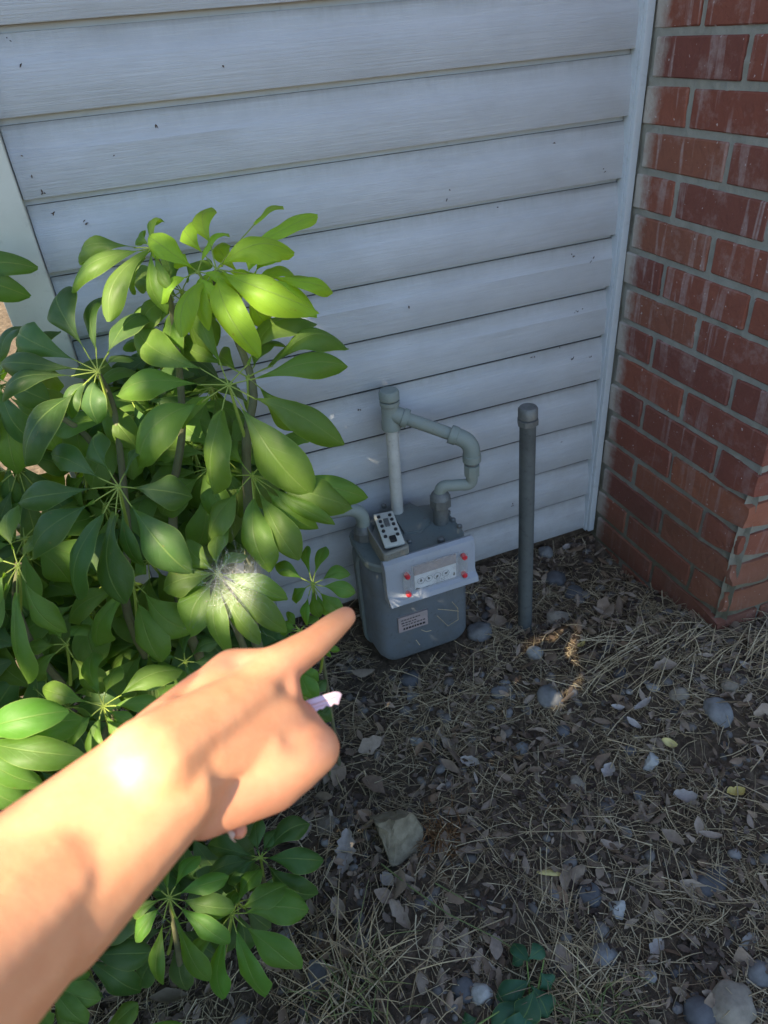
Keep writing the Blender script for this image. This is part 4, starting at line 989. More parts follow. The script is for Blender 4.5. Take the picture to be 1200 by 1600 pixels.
# ------------------------------------------------------------------ unseen hedge row added left of the frame, shaped to shade brick and ground
def leaf_cloud(name, n, y0, y1, z0, z1, open_, s0, s1):
    """dense small leaves filling one slab of the added sun screen; open_(y, z) marks gaps cut in it"""
    P_ = np.empty((0, 3))
    while len(P_) < n:
        q = rng.uniform((-.15, y0, z0), (.15, y1, z1), (n, 3)); q = q[~open_(q[:, 1], q[:, 2])]; P_ = np.concatenate([P_, q])
    P_ = P_[:n]; P_[:, 2] -= P_[:, 0]*1.228; P_[:, 1] += P_[:, 0]*.877; P_[:, 0] += -2.95; P_ = P_[P_[:, 2] > -.02]; n = len(P_)
    nn = rng.normal(size=(n, 3)); nn /= np.linalg.norm(nn, axis=1, keepdims=True)
    a = np.cross(nn, rng.normal(size=(n, 3))); a /= np.linalg.norm(a, axis=1, keepdims=True); b = np.cross(nn, a); s = rng.uniform(s0, s1, (n, 1))
    V = np.stack([P_-a*s, P_-a*s*.1+b*s*.42, P_+a*s, P_-a*s*.1-b*s*.42], 1).reshape(-1, 3)
    me = fastmesh(name, V, np.arange(n*4).reshape(-1, 4)); me.materials.append(M['leafdark']); return me
for (q, r) in [(pd(425, 1047, .462), .045), (pd(380, 1040, .462), .045), (pd(330, 1083, .47), .045), (pd(455, 1026, .478), .035), (pd(487, 1008, .492), .035), (pd(521, 979, .512), .035), (pd(541, 963, .524), .035),
               (pd(487, 1170, .446), .05), (pd(440, 1200, .436), .05), (pd(390, 1130, .445), .055), (pd(330, 1150, .42), .06), (pd(360, 1220, .42), .05), (pd(310, 1250, .40), .05), (pd(450, 1120, .455), .045),
               (pd(258, 1212, .385), .07), (pd(190, 1270, .37), .075), (pd(125, 1335, .352), .08), (pd(60, 1395, .335), .085), (pd(-20, 1470, .31), .09), (pd(-100, 1550, .29), .09), (pd(-165, 1610, .275), .09), (pd(510, 1100, .48), .03)]:
    LIT.append((q+Vector((-.01, -.022, .018)), r*(1.12 if r < .07 else 1.38)))
GN = 96; GY0, GZ0, GS = -3.5, 0.0, .02            # gaps cut in the added hedge to let sun onto shrub and arm
gap = np.zeros((GN+4, 262), dtype=bool); gy, gz = np.meshgrid(GY0+GS*(np.arange(GN+4)+.5), GZ0+GS*(np.arange(262)+.5), indexing='ij')
slz, sly = SUN.z/-SUN.x, SUN.y/-SUN.x
for (q, r) in LIT:
    t = q.x+2.95; y_, z_ = q.y+t*sly, q.z+t*slz; r += .009; gap |= (gy-y_)**2+(gz-z_)**2 < r*r
for i_, js in {36: (151, 152, 153,), 37: (150, 151, 152, 153, 154, 155, 157, 158, 160,), 38: (150, 151, 152, 153, 154, 155, 156, 157, 158, 159, 160, 161, 162, 163,), 39: (150, 151, 152, 153, 154, 155, 156, 157, 158, 163,), 40: (153, 154, 155, 163, 164, 165, 166,), 41: (166,), 42: (166,), 43: (164, 166,), 44: (163,), 45: (147, 148, 149, 162,), 46: (149, 150, 151, 152, 154, 160, 161,), 47: (148, 149, 150, 151, 152, 153, 154, 155, 156, 157, 158,), 48: (153, 154, 155, 156, 157,), 54: (126, 127, 128, 153, 154, 155, 156, 157, 162, 163, 164, 165, 166,), 55: (126, 150, 151, 152, 153, 154, 155, 156, 157, 158, 159, 160, 161, 162, 163, 164, 165, 166, 167, 169, 170,), 56: (150, 151, 152, 153, 155, 156, 157, 158, 159, 160, 161, 165, 166, 167, 169, 170,), 57: (125, 126, 149, 150, 151, 154, 155, 156, 157, 158, 159, 160, 165, 166, 167, 169, 170, 173,), 58: (124, 125, 126, 149, 155, 156, 166, 169, 170, 171, 172, 173, 174,), 59: (124, 125, 126, 155, 161, 165, 166, 168, 169, 170, 171, 174, 175, 176,), 60: (125, 126, 138, 147, 158, 160, 161, 165, 166, 168, 169, 170, 174, 175, 176, 178, 179,), 61: (125, 146, 147, 153, 154, 158, 159, 160, 161, 166, 167, 168, 169, 170, 171, 172, 177, 178, 179, 180,), 62: (125, 146, 150, 151, 153, 154, 155, 156, 157, 158, 159, 160, 161, 162, 167, 168, 169, 170, 171, 176, 177, 178, 179, 180, 183,), 63: (124, 125, 157, 162, 163, 164, 168, 169, 170, 176, 177, 178, 179, 180, 181, 182, 183,), 64: (145, 146, 155, 156, 162, 163, 166, 167, 168, 175, 176, 179, 180, 181, 182, 183,), 65: (146, 147, 148, 152, 153, 154, 155, 157, 160, 161, 162, 163, 164, 165, 166, 167, 168, 172, 174, 175, 178, 179, 182, 183, 184,), 66: (145, 146, 147, 148, 152, 158, 160, 161, 162, 163, 164, 165, 166, 167, 168, 172, 173, 174, 177, 178, 179, 180, 181, 182, 183,), 67: (160, 162, 163, 164, 165, 166, 167, 168, 169, 172, 177, 178, 179, 180, 181, 182,), 68: (175, 176, 177, 178, 181, 182,), 70: (161, 171, 172, 173, 176, 177, 178,), 71: (161, 169, 171, 172, 173, 176, 177, 178,), 72: (160, 161, 165, 169, 176, 177,), 73: (160, 165, 169, 174, 175, 176, 177,), 74: (174,), 75: (170,), 76: (167, 168, 170,), 77: (167, 168, 171,), 78: (163, 164, 168,), 79: (162, 163, 164,), 80: (162, 163, 164, 165,), 81: (164, 165, 166,)}.items():        # cells filled again to stop stray sun flecks
    for j_ in js: gap[i_, j_] = False
def open_(y, z):
    i = np.clip(((y-GY0)/GS).astype(int), 0, GN+3); j = np.clip(((z-GZ0)/GS).astype(int), 0, 261); return gap[i, j]
def column(name, lab, y0, y1, top, n, cat='shrub', low_=-.2, fol='foliage'):
    b_ = Vector((-2.95, (y0+y1)/2, -.04)); e = empty(name, b_); tag(e, lab, cat)
    o = MB().tube([b_, b_+Vector((0, 0, top*.8))], [.05, .015], 8).build('trunk', M['stem'], None, None, True); o.parent = e; o.location = -b_
    o = add(fol, leaf_cloud(fol, n, y0, y1, low_, top, open_, .020, .036), None, e); o.location = -b_
column('added_tree', 'dense conical foliage added to screen off the sun, outside the frame', -2.28, -1.94, 5.1, 40000, 'added_tree', fol='crown')
column('added_columnar_shrub', 'tall columnar shrub added nearest the house to screen off the sun, outside the frame', -1.94, -1.58, 5.1, 42000)
column('added_columnar_shrub', 'tall narrow columnar shrub added in mid row to screen off the sun, outside the frame', -2.64, -2.28, 5.1, 42000)
column('added_hedge_shrub', 'hedge shrub added to screen off the sun, gaps cut for the light, outside the frame', -3.04, -2.64, 5.1, 44000)
column('added_hedge_shrub', 'last shrub of the added sun screen, farthest from the siding, outside the frame', -3.46, -3.04, 4.9, 44000)

# ------------------------------------------------------------------ spider web draped over a whorl
WC = pd(366, 912, .835); wn_ = (CAM-WC).normalized()*.8+UPV*.3; wn_.normalize()
wx = wn_.cross(UPV).normalized(); wy = wn_.cross(wx)
web = empty('spider_web', WC); tag(web, 'hazy white funnel web stretched over a leaf whorl above the hand', 'spider web')
V = []; F_ = []
nr, na = 9, 26
for i in range(nr+1):
    for k in range(na):
        a = 6.2832*k/na; r_ = .042*i/nr*(1+.22*mnoise.noise(Vector((math.cos(a)*1.3, math.sin(a)*1.3, 2))))
        V.append(wx*(r_*math.cos(a))+wy*(r_*1.05*math.sin(a)) - wn_*(.010*(1-(i/nr)**1.5)) + wn_*.003*mnoise.noise(Vector((r_*90, a, 0))))
for i in range(nr):
    for k in range(na): F_.append((i*na+k, i*na+(k+1) % na, (i+1)*na+(k+1) % na, (i+1)*na+k))
me = pydata('silk_sheet', V, F_); a_ = me.attributes.new('fade', 'FLOAT', 'POINT')
a_.data.foreach_set('value', [max(0, 1-(i//na/nr)**1.6)*(.55+.75*abs(mnoise.noise(Vector(V[i])*55))) for i in range(len(V))])
add('silk_sheet', me, M['silk'], web, smooth=True)
mb = MB()
for k in range(75):
    a = R.uniform(0, 6.2832); b = a+R.uniform(1.2, 4.5); ra, rb = R.uniform(.02, .045), R.uniform(.01, .045)
    p = wx*ra*math.cos(a)+wy*ra*math.sin(a); q = wx*rb*math.cos(b)+wy*rb*math.sin(b)
    mb.tube([p, (p+q)/2-wn_*R.uniform(0, .006), q], .00011, 3, False)
for k in range(34):
    a = R.uniform(0, 6.2832); p = wx*.034*math.cos(a)+wy*.034*math.sin(a); q = wx*R.uniform(.05, .08)*math.cos(a+R.uniform(-.4, .4))+wy*R.uniform(.05, .08)*math.sin(a)-wn_*R.uniform(-.01, .03)
    mb.tube([p, q], .00007, 3, False)
mb.build('thread', M['thread']).parent = web
mb = MB()
for k in range(42):
    a = R.uniform(0, 6.2832); r_ = .04*math.sqrt(R.random()); p = wx*r_*math.cos(a)+wy*r_*math.sin(a)+wn_*R.uniform(-.006, .002)
    mb.tube([p, p+Vector((R.uniform(-1, 1), R.uniform(-1, 1), R.uniform(-1, 1)))*.0011], [.0003, .0005], 4)
mb.build('trapped_speck', M['straw']).parent = web

# ------------------------------------------------------------------ person: pointing arm
hand_balls = []
def cap(a, b, ra, rb, step=.22):
    a = Vector(a); b = Vector(b); L = (b-a).length; n = max(2, int(L/(min(ra, rb)*step))+1)
    for i in range(n+1):
        t = i/n; hand_balls.append((a+(b-a)*t, ra+(rb-ra)*t))
W = pd(258, 1212, .385)
F1 = pd(60, 1395, .335); F2 = pd(-165, 1610, .275)
EL = CAM + rt*-.235 + up*-.265 + fw*.165
SHO = CAM + rt*-.21 + up*-.42 - fw*.06
ux = (F1-W).normalized(); flat = ux.cross((CAM-W).normalized()).normalized()
for s_, k_ in ((-1, 1.0), (1, 1.0)):      # wrist is wider than thick
    cap(W+flat*s_*.010, F1+flat*s_*.010, .0255, .0335)
cap(F1, F2, .0395, .0445); cap(F2, EL, .0445, .0420); cap(EL, SHO, .0430, .050)
MI = pd(425, 1047, .462); MM = pd(362, 1048, .468); MR = pd(318, 1083, .475); MP = pd(285, 1128, .478)
for (K, r0, r1) in ((MI, .0185, .0150), (MM, .0190, .0155), (MR, .0185, .0150), (MP, .0175, .0140)):
    a = W+(K-W)*.06; cap(a, K, r0+.003, r1)
cap(MI, MM, .0150, .0155); cap(MM, MR, .0155, .015); cap(MR, MP, .015, .014)
# index finger, straight
I1 = pd(487, 1008, .492); I2 = pd(521, 979, .512); I3 = pd(541, 963, .524)
cap(MI, I1, .0156, .0126); cap(I1, I2, .0124, .0106); cap(I2, I3, .0106, .0085)
# middle, ring and little fingers, folded under the palm
for (K, A, B_, C_, r) in ((MM, pd(442, 1118, .500), pd(428, 1190, .512), pd(385, 1205, .495), .0100),
                          (MR, pd(372, 1150, .525), pd(385, 1225, .520), pd(362, 1262, .492), .0095),
                          (MP, pd(300, 1190, .515), pd(335, 1262, .492), pd(374, 1298, .455), .0085)):
    cap(K, A, r+.003, r+.0008); cap(A, B_, r, r*.95); cap(B_, C_, r*.93, r*.78)
# thumb: thenar mass, knuckle bent, tip pressed on the key
T0 = pd(318, 1255, .400); T1 = pd(425, 1222, .428); T2 = pd(490, 1170, .446); T3 = pd(468, 1116, .470)
cap(T0, T1, .0200, .0190); cap(T1, T2, .0188, .0176); cap(T2, T3, .0160, .0105)
cap(W, T0, .027, .0205); cap(pd(330, 1150, .415), pd(455, 1150, .452), .0245, .0190); cap(pd(360, 1130, .43), pd(470, 1160, .452), .0235, .0185); cap(pd(380, 1180, .425), pd(460, 1195, .440), .0225, .0185); cap(pd(235, 1195, .375), pd(395, 1090, .445), .0275, .0200); cap(pd(300, 1190, .398), pd(440, 1130, .45), .0255, .0190); cap(pd(410, 1070, .455), T1, .0165, .0185); cap(pd(350, 1110, .45), pd(390, 1200, .435), .021, .021)
cap(pd(300, 1160, .425), pd(350, 1230, .425), .022, .020); cap(pd(262, 1150, .41), MR, .022, .0165); cap(pd(250, 1165, .40), MP, .023, .0165); cap(pd(330, 1180, .42), MI, .0215, .0155); cap(pd(300, 1215, .405), pd(400, 1170, .43), .024, .0215); cap(pd(440, 1070, .462), pd(448, 1150, .458), .013, .015)
bm = bmesh.new()
for (c, r) in hand_balls:
    bmesh.ops.create_icosphere(bm, subdivisions=2, radius=r, matrix=Matrix.Translation(c))
me0 = bpy.data.meshes.new('arm'); bm.to_mesh(me0); bm.free()
tmp = bpy.data.objects.new('arm_tmp', me0); COL.objects.link(tmp)
md = tmp.modifiers.new('r', 'REMESH'); md.mode = 'VOXEL'; md.voxel_size = .0021; md.adaptivity = 0
md = tmp.modifiers.new('s', 'SMOOTH'); md.factor = .5; md.iterations = 22
dg = bpy.context.evaluated_depsgraph_get(); me = bpy.data.meshes.new_from_object(tmp.evaluated_get(dg)); me.name = 'arm'
bpy.data.objects.remove(tmp)
n = len(me.vertices); co = np.empty(n*3, dtype=np.float32); me.vertices.foreach_get('co', co); co = co.reshape(-1, 3)
bl = np.zeros(n, dtype=np.float32)
for (p, r, s_) in [(pd(360, 1022, .448), .010, .8), (pd(365, 1022, .447), .004, .5), (pd(300, 1060, .455), .022, .35), (pd(240, 1120, .41), .03, .2), (MI, .016, .22), (I1, .012, .15), (I3, .011, .25), (T2, .020, .30), (T3, .018, .4), (pd(374, 1298, .45), .012, .4), (pd(420, 1260, .43), .03, .2), (pd(330, 1290, .41), .035, .35), (pd(455, 1060, .465), .014, .3)]:
    d = np.linalg.norm(co-np.array(p), axis=1); bl += s_*np.exp(-(d/r)**2)
at_ = me.attributes.new('blush', 'FLOAT', 'POINT'); at_.data.foreach_set('value', np.clip(bl, 0, 1))
person = tag(add('person', me, M['skin'], None, smooth=True), 'bare forearm and left hand pointing at the meter with a key in the fist', 'person')
def nail(c, ax, nrm, w, l, name='fingernail'):
    ax = ax.normalized(); nrm = (nrm-ax*nrm.dot(ax)).normalized(); sd = ax.cross(nrm); V = []; F_ = []
    for i in range(7):
        for j in range(7):
            u = -1+2*i/6; v = -1+2*j/6; k = math.sqrt(max(0, 1-(max(0, v))**4*.6))
            V.append(c+sd*(u*w*.5*k)+ax*(v*l*.5)+nrm*(.0012-(u*u)*w*.22-(v*v)*.0006))
    F_ = [(i*7+j, i*7+j+1, (i+1)*7+j+1, (i+1)*7+j) for i in range(6) for j in range(6)]
    o = add(name, pydata(name, V, F_), M['nail'], person, smooth=True); return o
tc = (CAM-I3).normalized(); axi = (I3-I2).normalized(); nn = (up*.9-rt*.35+tc*.25)
C_ = pd(374, 1298, .455); axp = (C_-pd(335, 1262, .492)).normalized(); nn = tc-up*.2
nail(C_+axp*.003+(nn-axp*nn.dot(axp)).normalized()*.0062, axp, nn, .0070, .0085)
# sleeve at the upper arm
a_ = EL+(SHO-EL)*.45; b_ = SHO+(SHO-EL).normalized()*.06
mb = MB().tube([a_+(a_-b_).normalized()*-.001, a_, a_+(b_-a_)*.03, a_+(b_-a_)*.5, b_], [.050, .0555, .0565, .061, .066], 28, False)
o = mb.build('sleeve', M['sleeve'], None, None, True); o.parent = person
# ------------------------------------------------------------------ key
ka = pd(452, 1116, .478); kb = pd(535, 1089, .482)
kx = (kb-ka).normalized(); kn = ((CAM-ka).normalized()+up*.25); kn = (kn-kx*kn.dot(kx)).normalized(); ky = kn.cross(kx)
if ky.dot(up) < 0: ky = -ky
KL = (kb-ka).length
prof = [(0, .0052)]; prof += [(KL-.004, .0050), (KL-.001, .0036), (KL, .0016), (KL-.0025, -.0018)]
xx = KL-.004; i = 0
for dx, y in [(0, -.0042), (.0028, -.0026), (.0025, -.0040), (.0028, -.0022), (.0028, -.0038), (.0025, -.0030), (.0030, -.0046)]:
    xx -= dx; prof.append((xx, y))
prof += [(.008, -.0050), (0, -.0050)]
key = empty('key', ka); tag(key, 'pinkish silver door key sticking out between thumb and index finger', 'key')
V = []; m_ = len(prof)
for s_ in (-.0010, .0010):
    for (x, y) in prof: V.append(kx*x+ky*y+kn*s_)
F_ = [tuple(range(m_))[::-1], tuple(range(m_, 2*m_))]+[(i, (i+1) % m_, m_+(i+1) % m_, m_+i) for i in range(m_)]
add('blade', pydata('blade', V, F_), M['key'], key)
mb = MB(); 
for s_ in (1,):
    p = kx*.001+ky*.0008+kn*.00105; mb.tube([p, p+kx*(KL-.006)], [.0007, .0006], 6); p = kx*.001-ky*.0016+kn*.00105; mb.tube([p, p+kx*(KL-.012)], [.0004, .0004], 6)
mb.build('groove_ridge', M['key']).parent = key
mb = MB(); V = []
c = -kx*.009
mb.v = [c+kx*(.011*math.cos(6.2832*k/20))+ky*(.010*math.sin(6.2832*k/20))+kn*s_ for s_ in (-.0010, .0010) for k in range(20)]
mb.f = [tuple(range(20))[::-1], tuple(range(20, 40))]+[(k, (k+1) % 20, 20+(k+1) % 20, 20+k) for k in range(20)]
mb.build('bow', M['key']).parent = key

# ------------------------------------------------------------------ ground litter
def litter_mask(x, y):
    return y < -.004 and not (x > -.004 and y > BY-.004) and not (-.66 < x < -.43 and -.205 < y < -.03)
def inview(x, y, m=120):
    px, py, z = proj(Vector((x, y, 0))); return z > 0 and -m < px < 1200+m and -m < py < 1600+m
ZW = gh
def scatter(n, clump=0.0):
    out = []
    while len(out) < n:
        x, y = R.uniform(-1.5, .55), R.uniform(-1.3, -.004)
        if clump and mnoise.noise(Vector((x*9, y*9, clump)))*.9+mnoise.noise(Vector((x*24, y*24, clump)))*.6+.35 < R.random()*.8: continue
        if litter_mask(x, y) and (inview(x, y) or R.random() < .25): out.append((x, y))
    return out
def straw_mass(name, pts, label, cat, mat, lmin, lmax, rmin, rmax, lift=.006, pitch=.12, up_bias=0.0, bend=.25):
    V = []; F_ = []; base = 0
    for (x, y) in pts:
        L = lmin+(lmax-lmin)*R.random()**2; a = R.uniform(0, 6.2832); pi_ = R.gauss(up_bias, pitch); r_ = R.uniform(rmin, rmax)
        d = Vector((math.cos(a)*math.cos(pi_), math.sin(a)*math.cos(pi_), math.sin(pi_))); sd = Vector((-math.sin(a), math.cos(a), 0))
        b = R.uniform(-bend, bend); z0 = gh(x, y)+R.uniform(.0, lift)+abs(math.sin(pi_))*L*.5*(1 if up_bias == 0 else 0)
        c = Vector((x, y, z0)); ns = 3
        for i in range(ns+1):
            t = i/ns-.5 if up_bias == 0 else i/ns
            p = c+d*(L*t)+sd*(b*L*(t*t*2))+Vector((0, 0, -abs(b)*L*t*t*.6))
            rr = r_*(1-.55*abs(i/ns)) 
            for k in range(3):
                an = 2.094*k+a; p2 = p+sd*(rr*math.cos(an))+Vector((0, 0, rr*.7*math.sin(an))); V.append((p2.x, p2.y, max(p2.z, gh(x, y)-.002)))
        for i in range(ns):
            for k in range(3):
                q = base+i*3+k; q2 = base+i*3+(k+1) % 3; F_.append((q, q2, q2+3, q+3))
        base += (ns+1)*3
    me = fastmesh(name, V, F_); o = add(name, me, mat); tag(o, label, cat, kind='stuff'); return o
def leaf_mass(name, pts, label, cat, mat, smin, smax, asp=.38, lift=.012, tilt=.35):
    V = []; F_ = []; base = 0; nu, nv = 5, 2
    for (x, y) in pts:
        L = R.uniform(smin, smax); W_ = L*asp*R.uniform(.7, 1.3); a = R.uniform(0, 6.2832)
        rm_ = Matrix.Rotation(a, 3, 'Z') @ Matrix.Rotation(R.gauss(0, tilt), 3, 'X') @ Matrix.Rotation(R.gauss(0, tilt), 3, 'Y')
        cu = R.uniform(-1.2, 1.2); cl = R.uniform(-.6, .6); z0 = gh(x, y)+R.uniform(.001, lift); jag = R.uniform(.05, .35)
        for i in range(nu+1):
            t = i/nu; w = W_*.5*math.sin(math.pi*min(1, t*.94+.03))**.8*(1+R.uniform(-jag, jag))
            for j in range(nv+1):
                s = -1+2*j/nv; p = Vector(((t-.5)*L, s*w, cu*w*s*s*.8+cl*L*((t-.5)**2)+R.uniform(-.03, .03)*L*.5))
                p = rm_ @ p; V.append((x+p.x, y+p.y, max(z0+p.z, gh(x, y)-.003)))
        for i in range(nu):
            for j in range(nv): q = base+i*(nv+1)+j; F_.append((q, q+1, q+nv+2, q+nv+1))
        base += (nu+1)*(nv+1)
    me = fastmesh(name, V, F_); o = add(name, me, mat, smooth=False); tag(o, label, cat, kind='stuff'); return o
_b = bmesh.new(); bmesh.ops.create_icosphere(_b, subdivisions=2, radius=1); _b.verts.index_update()
ICOV = np.array([v.co[:] for v in _b.verts]); ICOF = np.array([[v.index for v in f.verts] for f in _b.faces]); _b.free()
def pebble_mass(name, pts, label, cat, mat, smin, smax):
    V = []; F_ = []; m_ = len(ICOV)
    for i, (x, y) in enumerate(pts):
        s = smin+(smax-smin)*R.random()**2.2; sc_ = np.array([s, s*R.uniform(.6, .95), s*R.uniform(.45, .8)]); a = R.uniform(0, 6.28)
        v = ICOV*(1+.16*np.sin(ICOV@rng.normal(size=(3, 3))*1.6+rng.uniform(0, 6, 3)).sum(1, keepdims=True)/1.7)*sc_
        c_, s2 = math.cos(a), math.sin(a); v = v@np.array([[c_, s2, 0], [-s2, c_, 0], [0, 0, 1]])
        V.append(v+np.array([x, y, gh(x, y)+s*R.uniform(-.15, .35)])); F_.append(ICOF+i*m_)
    me = fastmesh(name, np.concatenate(V), np.concatenate(F_)); o = add(name, me, mat, smooth=True); tag(o, label, cat, kind='stuff')
straw_mass('straw', scatter(15500, 3.3), 'dry straw and needles strewn over the ground', 'straw', M['straw'], .012, .065, .0005, .0013)
straw_mass('straw', scatter(2900, 11.0), 'longer dry stalks lying across the litter', 'straw', M['straw'], .04, .11, .0006, .0014, .016, .10)
leaf_mass('leaf_litter', scatter(2500, 21.0), 'small curled dead leaves covering the ground', 'leaf litter', M['deadleaf'], .010, .034)
leaf_mass('bark_litter', scatter(5200, 31.0), 'dark bark crumbs and chips in the litter', 'bark litter', M['bark'], .006, .020, .5)
leaf_mass('leaf_litter', scatter(230, 51.0), 'larger crumpled grey brown leaves lying in the litter', 'leaf litter', M['deadleaf'], .030, .052, .5, .018, .45)
pebble_mass('pebbles', scatter(1500, 41.0), 'small pebbles among the leaf litter', 'pebbles', M['pebble'], .003, .013)

# individual stones: (px, py, half sizes px-ish m, material, label)
def stone(px, py, r, mat, label, flat=.6, asp=1.25, ang=0.0, seed=0, rough=.16, facets=False, name='stone'):
    g = at(px, py, 2, -.03); zz = gh(g.x, g.y); g = at(px, py, 2, zz+r*.35); zz = gh(g.x, g.y)
    bm = bmesh.new(); bmesh.ops.create_icosphere(bm, subdivisions=4 if facets else 3, radius=1)
    rr = random.Random(seed*13+5); o3 = Vector((rr.uniform(0, 50), rr.uniform(0, 50), 0))
    cuts = [(Vector((rr.gauss(0, 1), rr.gauss(0, 1), rr.gauss(.2, .8))).normalized(), rr.uniform(.42, .72)) for _ in range(11)]
    for v in bm.verts:
        d = v.co.normalized(); k = 1+rough*mnoise.noise(d*1.5+o3)*1.6+rough*.35*mnoise.noise(d*5+o3)
        v.co = d*k
        if facets:
            for (cn, cd) in cuts:
                e = v.co.dot(cn)-cd
                if e > 0: v.co -= cn*e
            v.co += mnoise.noise_vector(d*5+o3)*.06 + mnoise.noise_vector(d*16+o3)*.018
        v.co = Vector((v.co.x*r*asp, v.co.y*r, v.co.z*r*flat))
    me = bpy.data.meshes.new(name); bm.to_mesh(me); bm.free(); me.materials.append(M[mat])
    me.shade_smooth()
    if facets: me.set_sharp_from_angle(angle=math.radians(24))
    o = bpy.data.objects.new(name, me); COL.objects.link(o); o.location = (g.x, g.y, zz+r*flat*.22); o.rotation_euler = (rr.uniform(-.15, .15), rr.uniform(-.15, .15), ang)
    tag(o, label, 'stone'); return o
S_ = [
 (622, 1300, .066, 'stone_moss', 'largest angular grey green rock lying below the meter', 1.0, 1.0, .4, True),
 (836, 1020, .0195, 'stone_pale', 'round pale pebble at the foot of the metal post', .8, 1.0, 0, False),
 (880, 962, .031, 'stone_tan', 'flat tan stone right behind the foot of the post', .55, 1.25, -.2, True),
 (860, 1086, .030, 'stone_grey', 'grey mottled stone half buried below the post', .6, 1.0, 1.2, False),
 (1062, 1083, .018, 'stone_tan', 'small tan stone next to the large oval one at right', .6, 1.2, 0, False),
 (1124, 1107, .025, 'stone_grey', 'oval grey green stone near the right edge under the brick corner', .65, 1.35, 1.3, False),
 (1140, 1070, .018, 'stone_tan', 'rounded tan stone just above the oval grey green one', .6, 1.1, 0, False),
 (1018, 1188, .021, 'stone_pale', 'cracked whitish stone in the middle of the right hand litter', .7, 1.1, 1.0, True),
 (963, 1420, .020, 'stone_pale', 'lumpy white stone with dark flecks low on the right', .8, 1.05, 1.4, True),
 (1145, 1568, .031, 'stone_tan', 'two lobed brownish stone in the bottom right corner', .7, 1.2, .2, False),
 (1096, 1580, .022, 'stone_blue', 'dark blue grey stone touching the two lobed brown stone', .6, 1.1, 0, False),
 (1110, 1377, .021, 'stone_blue', 'flat dark stone with pale lines near the right edge', .55, 1.5, .0, False),
 (922, 1396, .021, 'stone_blue', 'smooth slate coloured stone left of the lumpy white stone', .6, 1.0, 1.0, False),
 (945, 1490, .020, 'stone_grey', 'round dull grey stone under the lumpy white one', .6, 1.1, 0, False),
 (752, 1552, .017, 'stone_pale', 'cream pebble beside the green weed', .8, .9, 1.2, False),
 (725, 1545, .018, 'stone_blue', 'dark pebble half hidden left of the cream pebble', .6, 1.0, .5, False),
 (500, 1525, .030, 'stone_blue', 'bluish grey stone below the low shrub leaves', .6, 1.1, .8, True),
 (780, 1080, .018, 'stone_grey', 'dull grey pebble in front of the meter on its right', .6, 1.1, 0, False),
 (795, 1090, .014, 'stone_blue', 'pale blue chip touching the dull grey pebble', .5, 1.4, 0, True),
 (641, 1060, .024, 'stone_blue', 'dark blue grey stone right under the meter', .7, 1.0, 0, False),
 (643, 1086, .017, 'stone_grey', 'light grey chip in front of the dark stone under the meter', .6, 1.1, .6, True),
 (750, 985, .030, 'stone_grey', 'round grey stone against the lower right side of the meter', .7, 1.1, 0, False),
 (868, 902, .027, 'stone_blue', 'blue grey cobble beside the post near the siding', .7, 1.1, .2, False),
 (900, 925, .026, 'stone_blue', 'second cobble from the siding right of the post', .6, 1.1, .8, False),
 (852, 862, .022, 'stone_grey', 'brown grey stone tucked under the siding right of the post', .8, .9, 0, False),
 (985, 1170, .012, 'stone_blue', 'small dark blue pebble left of the cracked whitish stone', .6, 1.1, 0, False),
 (815, 1168, .014, 'stone_grey', 'smooth lilac grey pebble left of the tan litter', .6, 1.2, .3, False),
 (880, 1140, .015, 'stone_blue', 'almost black pebble below the grey mottled stone', .5, 1.0, 0, False),
 (970, 1048, .014, 'stone_blue', 'greenish dark pebble below the yellow leaf curl', .6, 1.1, 0, False),
 (650, 1158, .011, 'stone_pale', 'tiny pale pebble in the straw right of the thumb', .6, 1.3, -.6, False),
 (1168, 1472, .014, 'stone_pale', 'small white flat chip near the right edge low down', .4, 1.5, .2, True),
 (1190, 1520, .018, 'stone_grey', 'grey pebble cut by the right edge of the frame', .6, 1.1, .2, False),
 (512, 1282, .026, 'stone_tan', 'brownish flat stone between thumb and the large rock', .4, 1.2, .4, True),
 (1000, 1240, .016, 'stone_grey', 'small grey stone under the cracked whitish stone', .6, 1.2, .4, True),
 (905, 1222, .020, 'stone_tan', 'rusty tan stone in the middle of the litter', .55, 1.1, .9, True),
 (690, 1190, .016, 'stone_grey', 'grey shard in the straw between the thumb and post', .5, 1.2, .9, True),
]
for i, (px, py, r, mat, lab, fl, asp, an, fc_) in enumerate(S_):
    stone(px, py, r*.9, mat, lab, fl, asp, an, i+1, .14 if not fc_ else .2, fc_)
# distinct leaves and chips lying on the litter
def ground_leaf(px, py, L, Wd, mat, label, ang, curl=.3, name='fallen_leaf', cat='leaf', lobes=0, seed=1, lift=.014):
    g = at(px, py, 2, -.03); zz = gh(g.x, g.y)+lift; g = at(px, py, 2, zz); nu, nv = 10, 6; V = []; F_ = []; rr = random.Random(seed)
    for i in range(nu+1):
        t = i/nu; w = Wd*.5*math.sin(math.pi*min(1, t*.95+.025))**.7
        if lobes: w *= .72+.38*abs(math.sin(t*math.pi*lobes))
        for j in range(nv+1):
            s = -1+2*j/nv; V.append(Vector(((t-.5)*L, s*w, curl*Wd*(s*s-.5)*.6+curl*L*(t-.5)**2*.9+.0012*mnoise.noise(Vector((t*9, s*4, seed))))))
    F_ = [(i*(nv+1)+j, i*(nv+1)+j+1, (i+1)*(nv+1)+j+1, (i+1)*(nv+1)+j) for i in range(nu) for j in range(nv)]
    me = pydata(name, V, F_); me.materials.append(M[mat]); me.shade_smooth(); o = bpy.data.objects.new(name, me); COL.objects.link(o)
    o.location = (g.x, g.y, zz); o.rotation_euler = (rr.uniform(-.3, .3), rr.uniform(-.3, .3), ang); tag(o, label, cat)
